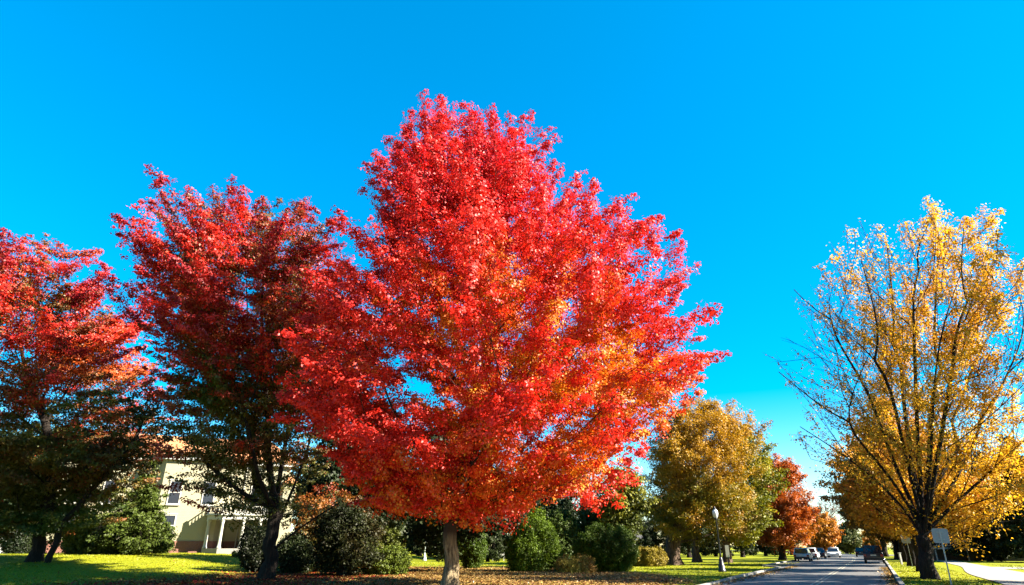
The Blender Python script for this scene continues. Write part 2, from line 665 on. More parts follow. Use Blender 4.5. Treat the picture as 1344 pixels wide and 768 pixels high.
gx = np.unique(np.concatenate([np.linspace(-75, 75, 201), np.linspace(-75, -1600, 22), np.linspace(75, 1600, 22)]))
gy = np.unique(np.concatenate([np.linspace(-20, 20, 21), np.linspace(20, 100, 121), np.linspace(100, 2500, 34), np.linspace(-20, -300, 6)]))
X, Y = np.meshgrid(gx, gy)
Zt = zg(X, Y)
V = np.stack([X, Y, Zt], -1).reshape(-1, 3).astype(np.float32)
nx, ny = len(gx), len(gy)
idx = np.arange(nx * ny).reshape(ny, nx)
F = np.stack([idx[:-1, :-1], idx[:-1, 1:], idx[1:, 1:], idx[1:, :-1]], -1).reshape(-1, 4).astype(np.int32)
me = bpy.data.meshes.new('ground')
me.vertices.add(len(V)); me.vertices.foreach_set('co', V.reshape(-1))
me.loops.add(F.size); me.loops.foreach_set('vertex_index', F.reshape(-1))
me.polygons.add(len(F)); me.polygons.foreach_set('loop_start', np.arange(0, F.size, 4, dtype=np.int32))
me.polygons.foreach_set('use_smooth', np.ones(len(F), bool))
at = me.attributes.new('litter', 'FLOAT', 'POINT')
at.data.foreach_set('value', litter_mask(X, Y).reshape(-1).astype(np.float32))
me.update(); me.validate()
m, nt, out = new_mat('lawn')
tc = N(nt, 'ShaderNodeTexCoord')
n1 = N(nt, 'ShaderNodeTexNoise'); n1.inputs['Scale'].default_value = .22; n1.inputs['Detail'].default_value = 5
n2 = N(nt, 'ShaderNodeTexNoise'); n2.inputs['Scale'].default_value = 9; n2.inputs['Detail'].default_value = 6; n2.inputs['Roughness'].default_value = .75
for q in (n1, n2): nt.links.new(tc.outputs['Object'], q.inputs['Vector'])
g1 = N(nt, 'ShaderNodeMix', data_type='RGBA'); g1.inputs['A'].default_value = (.14, .165, .003, 1); g1.inputs['B'].default_value = (.25, .24, .005, 1)
nt.links.new(n1.outputs['Fac'], g1.inputs['Factor'])
g2 = N(nt, 'ShaderNodeMix', data_type='RGBA', blend_type='MULTIPLY'); g2.inputs['Factor'].default_value = .8
rm = N(nt, 'ShaderNodeValToRGB'); rm.color_ramp.elements[0].position = .3; rm.color_ramp.elements[0].color = (.42, .46, .4, 1); rm.color_ramp.elements[1].position = .7; rm.color_ramp.elements[1].color = (1.0, 1.0, 1.0, 1)
nt.links.new(n2.outputs['Fac'], rm.inputs[0])
nt.links.new(g1.outputs['Result'], g2.inputs['A']); nt.links.new(rm.outputs[0], g2.inputs['B'])
la = N(nt, 'ShaderNodeAttribute', attribute_name='litter')
lc = N(nt, 'ShaderNodeValToRGB')
e = lc.color_ramp.elements
e[0].position = .30; e[0].color = (.04, .014, .006, 1)
e[1].position = .72; e[1].color = (.27, .17, .048, 1)
k = lc.color_ramp.elements.new(.45); k.color = (.16, .075, .018, 1)
k = lc.color_ramp.elements.new(.58); k.color = (.23, .14, .035, 1)
n4 = N(nt, 'ShaderNodeTexNoise'); n4.inputs['Scale'].default_value = 5.0; n4.inputs['Detail'].default_value = 8; n4.inputs['Roughness'].default_value = .8
nt.links.new(tc.outputs['Object'], n4.inputs['Vector']); nt.links.new(n4.outputs['Fac'], lc.inputs[0])
ad = N(nt, 'ShaderNodeMath', operation='MULTIPLY_ADD'); ad.inputs[1].default_value = 1.5; ad.inputs[2].default_value = -.9
nt.links.new(n4.outputs['Fac'], ad.inputs[0])
ad2 = N(nt, 'ShaderNodeMath', operation='MULTIPLY_ADD', use_clamp=True); ad2.inputs[1].default_value = 1.9
nt.links.new(la.outputs['Fac'], ad2.inputs[0]); nt.links.new(ad.outputs[0], ad2.inputs[2])
g3 = N(nt, 'ShaderNodeMix', data_type='RGBA')
nt.links.new(ad2.outputs[0], g3.inputs['Factor']); nt.links.new(g2.outputs['Result'], g3.inputs['A']); nt.links.new(lc.outputs[0], g3.inputs['B'])
p = N(nt, 'ShaderNodeBsdfPrincipled'); p.inputs['Roughness'].default_value = .95; p.inputs['Specular IOR Level'].default_value = .1
b = N(nt, 'ShaderNodeBump'); b.inputs['Strength'].default_value = .6; b.inputs['Distance'].default_value = .06
nt.links.new(n2.outputs['Fac'], b.inputs['Height']); nt.links.new(b.outputs['Normal'], p.inputs['Normal'])
nt.links.new(g3.outputs['Result'], p.inputs['Base Color']); nt.links.new(p.outputs[0], out.inputs['Surface'])
tag(link_mesh('ground', me, m), kind='structure')

# ------------------------------------------------------------------ street
def asphalt():
    m, nt, out = new_mat('asphalt')
    tc = N(nt, 'ShaderNodeTexCoord')
    a = N(nt, 'ShaderNodeTexNoise'); a.inputs['Scale'].default_value = .35; a.inputs['Detail'].default_value = 7
    c = N(nt, 'ShaderNodeTexNoise'); c.inputs['Scale'].default_value = 40; c.inputs['Detail'].default_value = 3
    for q in (a, c): nt.links.new(tc.outputs['Object'], q.inputs['Vector'])
    mx = N(nt, 'ShaderNodeMix', data_type='RGBA'); mx.inputs['A'].default_value = (.07, .069, .067, 1); mx.inputs['B'].default_value = (.125, .117, .108, 1)
    nt.links.new(a.outputs['Fac'], mx.inputs['Factor'])
    m2 = N(nt, 'ShaderNodeMix', data_type='RGBA', blend_type='MULTIPLY'); m2.inputs['Factor'].default_value = .5
    nt.links.new(mx.outputs['Result'], m2.inputs['A']); nt.links.new(c.outputs['Fac'], m2.inputs['B'])
    p = N(nt, 'ShaderNodeBsdfPrincipled'); p.inputs['Roughness'].default_value = .75
    b = N(nt, 'ShaderNodeBump'); b.inputs['Strength'].default_value = .25; b.inputs['Distance'].default_value = .02
    nt.links.new(c.outputs['Fac'], b.inputs['Height']); nt.links.new(b.outputs['Normal'], p.inputs['Normal'])
    nt.links.new(m2.outputs['Result'], p.inputs['Base Color']); nt.links.new(p.outputs[0], out.inputs['Surface'])
    return m


def left_edge(k):
    return -7.1 - 2.1 * float(smooth(58, 64, k)) + .35 * float(smooth(42, 30, k))


KS = [-40, -10, 10, 25] + list(np.arange(30, 80, 1.5)) + [90, 110, 140, 180, 230, 300, 420]


def bend(k):            # the far street swings gently to the left
    return -0.0011 * max(0, k - 95) ** 2 * .9


def strip(name, fa, fb, z, mat, kind='structure', ks=KS, z0=None):
    bm = bmesh.new()
    A = [rp(k, fa(k) + bend(k)) for k in ks]; B = [rp(k, fb(k) + bend(k)) for k in ks]
    if z0 is None:
        va = [bm.verts.new((p[0], p[1], z)) for p in A]; vb = [bm.verts.new((p[0], p[1], z)) for p in B]
        for i in range(len(ks) - 1):
            bm.faces.new((va[i], vb[i], vb[i + 1], va[i + 1]))
    else:
        rows = [[bm.verts.new((p[0], p[1], h)) for p in S] for S, h in ((A, z0), (A, z), (B, z), (B, z0))]
        for r0, r1 in zip(rows, rows[1:]):
            for i in range(len(ks) - 1):
                bm.faces.new((r0[i], r1[i], r1[i + 1], r0[i + 1]))
        for i in (0, len(ks) - 1):
            bm.faces.new([r[i] for r in rows])
    return tag(obj(name, bm, mat), kind=kind)


strip('road', left_edge, lambda k: .6, .012, asphalt())
strip('kerb_left', lambda k: left_edge(k) - .17, left_edge, .12, M_concrete, z0=-.05)
strip('kerb_right', lambda k: .6, lambda k: .78, .12, M_concrete, z0=-.05)
M_line = simple_mat('road_paint', (.36, .33, .24), .7, noise=.2, scale=5)
strip('centre_line', lambda k: -2.95, lambda k: -2.86, .018, M_line)
strip('centre_line', lambda k: -2.72, lambda k: -2.63, .018, M_line)
M_walk = simple_mat('pavement_concrete', (.27, .245, .21), .85, noise=.12, scale=1.3, bump=.05)
strip('footpath', lambda k: 4.8 + 1.5 * float(smooth(48, 75, k)), lambda k: 8.3 + .9 * float(smooth(50, 30, k)), .03, M_walk)
# driveway leaving the footpath to the right
bm = bmesh.new()
pv = [bm.verts.new(rp(k, s, .026)) for k, s in ((64, 8.0), (70, 8.0), (74, 22), (80, 60), (70, 60), (66, 22))]
bm.faces.new(pv)
tag(obj('driveway', bm, M_walk), kind='structure')
# low concrete edging of the leaf bed under the maple
bm = bmesh.new()

# ------------------------------------------------------------------ fallen leaves and grass tufts
rng = np.random.default_rng(21)


def scatter(n, x0, x1, y0, y1, fn):
    x = rng.uniform(x0, x1, n * 4); y = y0 + (y1 - y0) * rng.uniform(0, 1, n * 4) ** 1.5
    k = rng.uniform(0, 1, n * 4) < fn(x, y)
    return x[k][:n], y[k][:n]


x, y = scatter(46000, -34, 20, 27, 62, lambda x, y: litter_mask(x, y) * .96 + .010 * ((x * RN[0] + y * RN[1]) < -7.6))
kk = rng.uniform(26, 64, 2600)                      # leaves drifted into both gutters
side = rng.uniform(0, 1, 2600) < .5
so_ = np.where(side, .55 - np.abs(rng.normal(size=2600)) * .28, -6.85 + np.abs(rng.normal(size=2600)) * .35)
x = np.concatenate([x, RD[0] * kk + RN[0] * so_]); y = np.concatenate([y, RD[1] * kk + RN[1] * so_])
n = len(x)
P = np.stack([x, y, zg(x, y) + rng.uniform(.01, .05, n)], 1)
TAN = np.array([.42, .26, .07])
redp = np.stack([RED * .4, CRIMSON * .4, BROWN * 1.3, ORANGE * .4, TAN * .8])[rng.integers(0, 5, n)]
tanp = np.stack([TAN, TAN * 1.2, TAN * .8, TAN * 1.1, np.array([.26, .10, .03])])[rng.integers(0, 5, n)]
isred = rng.uniform(0, 1, n) < smooth(-5, -12, x)
c = np.where(isred[:, None], redp, tanp) * rng.uniform(.55, 1.1, n)[:, None]
tag(leaf_mesh('fallen_leaves', P, rng.normal(size=(n, 3)) * .35 + np.array([0, 0, 1]), rng.uniform(.08, .16, n), c, LITTER, None),
    'red and tan fallen leaves lying under the maple trees', 'fallen leaves', kind='stuff')


def grass_w(x, y):
    s = x * RN[0] + y * RN[1]
    lawn = (1 - litter_mask(x, y) * .93) * ((s < -7.5) | ((s > .9) & (s < 4.6)) | (s > 9.3))
    return lawn


x, y = scatter(70000, -48, 48, 27, 75, grass_w)
n = len(x)
P = np.stack([x, y, zg(x, y) + .03], 1)
nn = rng.normal(size=(n, 3)); nn[:, 2] = np.abs(nn[:, 2]) + .4
t = smooth(-.4, .6, n3(P * np.array([1, 1, 0]), .25, 8))
c = np.array([.24, .30, .008]) + (np.array([.46, .44, .012]) - np.array([.24, .30, .008])) * t[:, None]
c *= rng.uniform(.6, 1.2, n)[:, None]
tag(leaf_mesh('grass', P, nn, rng.uniform(.06, .11, n), c, BLADE, None, aspect=.5),
    'short yellow green lawn grass on both sides of the street', 'grass', kind='stuff')

# ------------------------------------------------------------------ the big maples
b = base(590, 27.5)
rows = [(128, 570, 600), (150, 520, 690), (180, 505, 742), (215, 492, 745), (245, 478, 752), (265, 478, 835), (300, 470, 868), (330, 420, 888),
        (360, 392, 915), (420, 378, 936), (480, 370, 938), (530, 362, 934), (575, 385, 898), (605, 422, 858), (632, 438, 805), (654, 460, 768), (672, 500, 725)]
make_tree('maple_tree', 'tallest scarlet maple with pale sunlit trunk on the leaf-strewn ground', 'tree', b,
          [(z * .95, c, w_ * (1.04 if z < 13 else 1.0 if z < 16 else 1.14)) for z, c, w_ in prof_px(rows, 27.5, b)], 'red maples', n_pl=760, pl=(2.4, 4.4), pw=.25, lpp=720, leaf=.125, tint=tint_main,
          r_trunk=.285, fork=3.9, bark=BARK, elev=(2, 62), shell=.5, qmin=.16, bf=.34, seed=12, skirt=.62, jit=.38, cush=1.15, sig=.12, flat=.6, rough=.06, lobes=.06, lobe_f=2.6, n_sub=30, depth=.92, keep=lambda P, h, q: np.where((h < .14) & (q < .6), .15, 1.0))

b = base(350, 36)
def bough(b, d, pts):
    out = []
    for u, v, dy in pts:
        q = pt(u, v, d + dy) - b
        out.append(tuple(q))
    return out


B2 = [bough(b, 36, r_) for r_ in ([(345, 668, -.2), (318, 652, -.5), (283, 620, -.9), (252, 592, -1.2), (230, 573, -1.5)],
                                  [(360, 690, 0), (376, 672, .4), (390, 633, 1.0), (402, 590, 1.5)],
                                  [(364, 710, -.1), (384, 694, -.6), (417, 679, -1.2), (445, 660, -1.8)],
                                  [(346, 655, .6), (338, 610, 1.6), (322, 545, 2.8), (300, 470, 3.5)],
                                  [(360, 660, .4), (372, 600, 1.6), (385, 520, 2.6)],
                                  [(345, 660, -.8), (330, 610, -2.4), (330, 540, -4.0)])]
rows = [(234, 375, 410), (252, 262, 425), (280, 172, 475), (310, 152, 500), (350, 165, 508), (400, 185, 510), (450, 195, 505), (500, 200, 480),
        (560, 210, 470), (610, 215, 455), (640, 225, 440), (664, 270, 425)]
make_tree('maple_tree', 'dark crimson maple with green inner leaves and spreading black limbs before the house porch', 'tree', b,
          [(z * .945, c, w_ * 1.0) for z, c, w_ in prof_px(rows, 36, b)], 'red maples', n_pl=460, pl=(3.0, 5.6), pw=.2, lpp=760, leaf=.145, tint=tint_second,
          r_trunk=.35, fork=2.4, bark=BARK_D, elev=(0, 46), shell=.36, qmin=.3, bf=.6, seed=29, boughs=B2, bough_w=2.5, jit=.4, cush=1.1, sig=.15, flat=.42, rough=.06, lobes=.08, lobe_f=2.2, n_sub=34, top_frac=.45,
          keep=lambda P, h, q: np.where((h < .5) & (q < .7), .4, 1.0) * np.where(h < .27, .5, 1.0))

b = base(44, 45)
rows = [(303, 95, 130), (322, -20, 150), (360, -90, 175), (420, -140, 205), (480, -150, 222), (540, -140, 225), (590, -110, 215), (635, -80, 190), (668, -50, 165), (692, -20, 110)]
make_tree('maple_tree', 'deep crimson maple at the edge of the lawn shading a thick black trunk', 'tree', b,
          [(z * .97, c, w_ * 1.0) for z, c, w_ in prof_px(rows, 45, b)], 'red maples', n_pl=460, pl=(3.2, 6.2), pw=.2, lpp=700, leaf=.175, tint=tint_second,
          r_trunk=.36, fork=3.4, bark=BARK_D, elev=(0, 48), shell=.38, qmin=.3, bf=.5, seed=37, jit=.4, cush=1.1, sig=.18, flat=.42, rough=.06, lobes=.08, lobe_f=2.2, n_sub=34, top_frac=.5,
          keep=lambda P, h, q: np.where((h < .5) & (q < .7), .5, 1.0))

b = base(62, 44.5)
prof = [(4.5, 1.5, 1.6), (6, 2.2, 3.2), (8, 2.8, 3.6), (10.5, 3.2, 2.6), (12, 3.4, .7)]
make_tree('slender_tree', 'thin leaning dark trunk close beside the thick black maple trunk', 'tree', b, prof, n_pl=70, pl=(1.2, 2.2), lpp=90, leaf=.2,
          tint=tint_mix(OLIVE * .7, BROWN * .8, .5, 2), r_trunk=.2, fork=4.0, bark=BARK_D, elev=(0, 50), seed=5, lean=(.12, 0), flat=.5)

# ------------------------------------------------------------------ yellow tree on the right verge and its row
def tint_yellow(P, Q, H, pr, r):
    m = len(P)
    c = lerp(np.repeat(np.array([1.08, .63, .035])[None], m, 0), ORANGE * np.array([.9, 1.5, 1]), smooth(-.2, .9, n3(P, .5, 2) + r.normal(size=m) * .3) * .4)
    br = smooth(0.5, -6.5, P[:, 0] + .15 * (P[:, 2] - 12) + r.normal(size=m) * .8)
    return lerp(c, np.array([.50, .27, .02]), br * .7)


b = base(1222, 36)
B4 = []
for L_, dy in (([(1150, 600), (1085, 540), (1022, 488)], -1.5), ([(1172, 610), (1140, 510), (1082, 425), (1042, 380)], 1.5), ([(1185, 590), (1160, 450), (1130, 340)], -2.5),
               ([(1195, 600), (1180, 480), (1165, 325)], 3.0), ([(1205, 600), (1200, 450), (1195, 300)], -1.0), ([(1218, 620), (1225, 470), (1232, 300)], 2.0),
               ([(1228, 620), (1250, 480), (1265, 300)], -3.5), ([(1238, 630), (1270, 500), (1300, 330)], 3.5), ([(1250, 640), (1300, 540), (1350, 430)], .5),
               ([(1262, 655), (1330, 590), (1390, 540)], -2.0), ([(1165, 640), (1100, 590), (1050, 560)], 2.5), ([(1222, 620), (1225, 500), (1240, 400)], -5.0)):
    n_ = len(L_)
    B4.append(bough(b, 36, [(1214, 690, 0)] + [(u, v, dy * (i_ + 1) / n_) for i_, (u, v) in enumerate(L_)]))
rows = [(272, 1140, 1230), (290, 1105, 1290), (320, 1070, 1335), (360, 1040, 1375), (420, 1012, 1400), (480, 1005, 1415), (540, 1025, 1415), (600, 1050, 1410), (645, 1110, 1385), (675, 1160, 1320)]
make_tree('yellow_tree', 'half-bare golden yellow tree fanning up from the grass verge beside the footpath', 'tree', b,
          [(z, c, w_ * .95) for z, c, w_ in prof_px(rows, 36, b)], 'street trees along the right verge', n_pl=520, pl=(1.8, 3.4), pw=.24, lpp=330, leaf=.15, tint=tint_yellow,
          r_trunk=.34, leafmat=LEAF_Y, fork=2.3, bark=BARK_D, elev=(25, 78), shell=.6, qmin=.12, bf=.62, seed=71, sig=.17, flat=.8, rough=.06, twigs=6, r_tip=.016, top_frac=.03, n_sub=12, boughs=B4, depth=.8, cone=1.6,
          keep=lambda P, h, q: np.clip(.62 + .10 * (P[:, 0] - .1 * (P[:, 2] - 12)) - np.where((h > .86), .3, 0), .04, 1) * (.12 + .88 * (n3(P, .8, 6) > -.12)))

OCHRE = np.array([.42, .20, .016]); OCHRE2 = np.array([.30, .15, .015]); RUST = np.array([.42, .10, .014])
row_tints = [tint_mix(OCHRE * 1.9, RUST * 1.5, .4, 3, c=OCHRE * 1.7), tint_mix(OCHRE * 1.5, OCHRE2 * 1.3, .4, 8), tint_mix(OCHRE2, np.array([.14, .10, .012]), .4, 12)]


def row_prof(h, r_, z0=3.2):
    return [(z0, 0, r_ * .45), (z0 + (h - z0) * .15, 0, r_ * .85), (z0 + (h - z0) * .35, 0, r_), (z0 + (h - z0) * .6, 0, r_ * .85), (z0 + (h - z0) * .85, 0, r_ * .5), (h, 0, r_ * .12)]


labels = ['amber street tree directly behind the golden half-bare tree', 'ochre street tree behind the small square sign on the verge',
          'brown ochre street tree shading the far part of the right verge', 'dull bronze street tree near the dark car parked by the kerb',
          'farthest bronze street tree where the right verge ends']
for i, (d, h, r_) in enumerate([(47, 12.5, 5.6), (60, 13.5, 6.0), (76, 14, 6.0), (94, 14, 6.0), (116, 14, 6.0)]):
    k = k_for(d, 2.7)
    make_tree('street_tree', labels[i], 'tree', rp(k, 2.7 + bend(k)), row_prof(h, r_, 2.8 + .1 * i), 'street trees along the right verge',
              n_pl=190, pl=(1.6, 2.8), pw=.4, lpp=240, leaf=.21 + .05 * i, tint=row_tints[min(i, 2)], r_trunk=.42, fork=2.8, bark=BARK_D, elev=(0, 60), seed=80 + i, sig=.25, flat=.6, shell=.5)

# the same row nearer than the frame: its shade falls across the road and the leaf bed
for i, (x_, y_, h, r_) in enumerate([(36.5, 26.5, 27, 6.8), (40, 15, 20, 6.5)]):
    make_tree('street_tree', ['yellow street tree outside the frame whose shade crosses the road', 'yellow street tree nearest the camera outside the frame'][i], 'tree', (x_, y_, 0), row_prof(h, r_, 3), 'street trees along the right verge',
              n_pl=150, pl=(1.6, 2.8), pw=.4, lpp=160, leaf=.36, tint=row_tints[0], r_trunk=.4, fork=2.8, bark=BARK_D, elev=(0, 60), seed=90 + i, sig=.25, flat=.6, shell=.5)

# ------------------------------------------------------------------ trees left of the street
b = base(884, 64)
rows = [(518, 890, 950), (540, 862, 982), (575, 842, 992), (620, 832, 998), (660, 832, 1000), (690, 846, 988), (702, 890, 960)]
OG = np.array([.11, .105, .010])
make_tree('ochre_tree', 'broad ochre and olive tree with flared trunk on the lawn by the lamp post', 'tree', b, prof_px(rows, 64, b), n_pl=380, pl=(1.5, 2.8), pw=.38, lpp=330, leaf=.17,
          tint=tint_mix(np.array([.64, .33, .010]), np.array([.25, .21, .009]), .35, 4, c=np.array([.68, .31, .010])), r_trunk=.7, fork=3.6, bark=BARK_M, elev=(0, 65), seed=41, sig=.25, flat=.7, lobes=.12, shell=.5)

b = base(915, 74)
rows = [(552, 955, 980), (575, 940, 1008), (610, 930, 1022), (655, 925, 1024), (688, 930, 1016), (706, 945, 998)]
make_tree('olive_tree', 'yellow green tree between the ochre tree and the orange maple', 'tree', base(955, 74), prof_px(rows, 74, base(955, 74)), n_pl=170, pl=(1.5, 2.4), pw=.42, lpp=170, leaf=.24,
          tint=tint_mix(np.array([.46, .40, .012]), np.array([.22, .23, .012]), .4, 5), r_trunk=.45, fork=3.2, bark=BARK_M, elev=(0, 60), seed=43, sig=.25)

b = base(1028, 88)
rows = [(592, 1000, 1020), (606, 988, 1040), (635, 980, 1058), (670, 975, 1068), (700, 978, 1070), (715, 995, 1062)]
make_tree('orange_maple', 'rounded rust orange maple rising behind the parked silver car', 'tree', b, prof_px(rows, 88, b), n_pl=260, pl=(1.6, 2.6), pw=.42, lpp=240, leaf=.24,
          tint=tint_mix(np.array([.58, .13, .009]), np.array([.66, .25, .010]), .35, 6, c=np.array([.52, .10, .009])), r_trunk=.4, fork=3.0, bark=BARK_D, elev=(0, 60), seed=44, sig=.28)

b = base(1078, 112)
rows = [(672, 1068, 1085), (685, 1058, 1097), (705, 1054, 1100), (718, 1062, 1096)]
make_tree('amber_tree', 'small bright amber tree over the farther parked car', 'tree', b, prof_px(rows, 112, b), n_pl=110, pl=(1.4, 2.2), pw=.42, lpp=130, leaf=.34,
          tint=tint_mix(np.array([.65, .27, .012]), np.array([.55, .17, .012]), .35, 6), r_trunk=.3, fork=2.6, bark=BARK_D, elev=(0, 60), seed=45, sig=.3)
b = base(1084, 140)
rows = [(645, 1070, 1095), (660, 1062, 1105), (685, 1062, 1108), (705, 1070, 1100)]
make_tree('bare_tree', 'thin greyish nearly leafless tree behind the amber tree', 'tree', b, prof_px(rows, 140, b), n_pl=140, pl=(1.8, 3.0), lpp=10, leaf=.3,
          tint=tint_mix(BROWN * 1.6, np.array([.3, .2, .12]), .35, 6), r_trunk=.35, fork=3, bark=BARK_M, elev=(15, 70), seed=46, twigs=5, r_tip=.03)
b = base(1112, 165)
rows = [(684, 1105, 1118), (696, 1096, 1126), (712, 1092, 1130), (722, 1096, 1126)]
make_tree('green_tree', 'muted green tree closing the far end of the street', 'tree', b, prof_px(rows, 165, b), n_pl=120, pl=(1.6, 2.6), pw=.42, lpp=120, leaf=.45,
          tint=tint_mix(np.array([.10, .13, .04]), np.array([.16, .15, .04]), .3, 3), r_trunk=.3, fork=2.6, bark=BARK_D, elev=(0, 60), seed=47, sig=.35, leafmat=LEAF_G)
b = base(1142, 190)
rows = [(696, 1132, 1150), (708, 1122, 1160), (722, 1122, 1160)]
make_tree('amber_tree', 'low golden tree behind the dark car far down the street', 'tree', b, prof_px(rows, 190, b), n_pl=110, pl=(1.6, 2.6), pw=.42, lpp=120, leaf=.5,
          tint=tint_mix(np.array([.55, .25, .012]), np.array([.45, .15, .012]), .3, 3), r_trunk=.3, fork=2.6, bark=BARK_D, elev=(0, 60), seed=48, sig=.35)
# far mixed wood that closes the horizon
bw = base(1160, 150)


# ------------------------------------------------------------------ conifers
def conifer(name, label, loc, h, r_, seed, tint, n_pl=150, leaf=.24, lpp=130, z0=.5, group=None, cat='tree', trunk=.25):
    prof = [(z0, 0, r_), (z0 + h * .12, 0, r_ * .98), (h * .4, 0, r_ * .68), (h * .7, 0, r_ * .36), (h, 0, .12)]
    return make_tree(name, label, cat, loc, prof, group, n_pl=n_pl, pl=(1.0, 2.0), pw=.38, lpp=lpp, leaf=leaf, tint=tint, r_trunk=trunk, fork=h * .5, bark=BARK_D, leafmat=NEEDLE,
                     elev=(-18, 40), shell=.4, qmin=.35, bf=.2, seed=seed, sig=.2, flat=.45, up=.4, top_frac=.9)


DK = np.array([.016, .028, .008]); DK2 = np.array([.032, .046, .010])
conifer('conifer_tree', 'dark spruce leaning over the street above the bronze trees', rp(k_for(68, 3.4), 3.4), 11.5, 4.4, 60, tint_mix(DK, DK2, .6, 2), trunk=.3, z0=4)
conifer('conifer_tree', 'broad sunlit green conifer standing left of the cream house wall', base(172, 57), 7.9, 3.6, 61, tint_mix(np.array([.075, .105, .012]), np.array([.045, .07, .010]), .6, 3), n_pl=260, leaf=.2, lpp=190, z0=.25)

# ------------------------------------------------------------------ shrubs of the middle bed
def shrub(name, label, loc, prof, tint, seed, n_pl=120, leaf=.10, lpp=120, elev=(30, 80), mat=None, group=None, cat='shrub', sig=.1, pl=(.5, 1.0), up=.3, pw=.35, flat=.9, lobes=.05):
    return make_tree(name, label, cat, loc, prof, group, n_pl=int(n_pl * 1.2), pl=pl, pw=pw, lpp=int(lpp * 1.5), leaf=leaf, tint=tint, r_trunk=.09, fork=max(.25, prof[-1][0] * .25), bark=BARK_D,
                     leafmat=mat or LEAF_G, elev=elev, shell=.3, qmin=.45, bf=.4, seed=seed, sig=sig, flat=flat, up=up, crown_name='foliage', trunk_name='stem', flare=False, r_tip=.008, rough=.04, lobes=lobes)


def spx(u, d, rows):
    b = base(u, d)
    return b, prof_px(rows, d, b)


BR = np.array([.15, .23, .005]); BR2 = np.array([.07, .12, .005])
b, p = spx(694, 48, [(664, 703, 707), (680, 690, 720), (700, 672, 730), (722, 664, 735), (740, 668, 722), (751, 680, 712)])
shrub('conical_shrub', 'tall feathery conical evergreen between the maple trunk and the round bush', b, p, tint_mix(BR, BR2, .8, 2), 100, n_pl=300, lpp=130, elev=(55, 85), flat=1.0, pl=(.6, 1.2))
b, p = spx(798, 48, [(686, 780, 815), (694, 765, 828), (708, 752, 836), (725, 750, 838), (742, 758, 834), (751, 768, 822)])
shrub('round_shrub', 'large dark rounded evergreen bush right of the conical shrub', b, p, tint_mix(BR2 * .8, BR * .8, .8, 3), 101, n_pl=300, lpp=130, elev=(10, 80))
b, p = spx(619, 54, [(694, 610, 628), (700, 602, 637), (715, 598, 640), (730, 602, 638), (744, 608, 630)])
shrub('ball_shrub', 'small clipped ball shrub just right of the pale maple trunk', b, p, tint_mix(BR, BR2, .8, 4), 102, n_pl=200, lpp=110, elev=(10, 80), pl=(.4, .8))
b, p = spx(755, 45.5, [(728, 740, 768), (735, 730, 780), (745, 730, 782), (754, 736, 776)])
shrub('bronze_shrub', 'low bronze yellow tufted shrub at the foot of the round bush', b, p, tint_mix(np.array([.55, .42, .06]), np.array([.36, .20, .04]), 1.5, 5), 103, n_pl=160, lpp=90, elev=(55, 88), leaf=.09, pl=(.4, .8))
b, p = spx(735, 56, [(668, 728, 745), (680, 716, 756), (700, 712, 762), (725, 712, 762), (745, 720, 758)])
shrub('leafy_shrub', 'tall mid green shrub showing between the conical and round evergreens', b, p, tint_mix(np.array([.07, .11, .012]), np.array([.04, .07, .01]), .8, 6), 104, n_pl=170, lpp=120, leaf=.15, pl=(.8, 1.5))
b, p = spx(772, 57, [(668, 765, 790), (684, 755, 805), (705, 752, 808), (735, 760, 800)])
shrub('leafy_shrub', 'dark leafy shrub standing behind the large round bush', b, p, tint_mix(np.array([.05, .085, .012]), np.array([.03, .05, .01]), .8, 7), 105, n_pl=150, lpp=120, leaf=.15, pl=(.8, 1.5))
b, p = spx(852, 60, [(718, 840, 868), (724, 828, 872), (734, 826, 874), (742, 832, 870)])
shrub('yellow_shrub', 'low yellow mounded shrub left of the flared ochre tree trunk', b, p, tint_mix(np.array([.42, .33, .02]), np.array([.30, .22, .02]), .8, 8), 106, n_pl=140, lpp=110, leaf=.14, pl=(.5, .9))
b, p = spx(500, 42, [(715, 500, 525), (722, 482, 535), (735, 472, 541), (746, 476, 538), (754, 490, 525)])
shrub('green_shrub', 'low bright green shrub beside the dark ivy-clad trunk', b, p, tint_mix(np.array([.13, .17, .014]), np.array([.07, .10, .012]), .9, 9), 107, n_pl=180, lpp=110, leaf=.12, elev=(5, 70), flat=.6)
b, p = spx(497, 45, [(690, 495, 520), (700, 482, 530), (720, 478, 534), (745, 484, 528)])
shrub('green_shrub', 'taller olive green shrub rising behind the low bright shrub', b, p, tint_mix(np.array([.14, .16, .014]), np.array([.08, .10, .012]), .9, 10), 108, n_pl=150, lpp=110, leaf=.15, elev=(5, 70))

b, p = spx(810, 55.5, [(610, 800, 830), (625, 785, 845), (650, 775, 852), (675, 778, 850), (695, 790, 846), (705, 800, 838)])
make_tree('leafy_tree', 'loose yellow green tree behind the round bush below the red crown', 'tree', b, p, n_pl=190, pl=(1.2, 2.2), pw=.4, lpp=130, leaf=.22,
          tint=tint_mix(np.array([.26, .25, .02]), np.array([.08, .10, .012]), .6, 4), r_trunk=.3, fork=3, bark=BARK_D, elev=(-5, 60), seed=110, leafmat=LEAF_G, shell=.5, sig=.2)

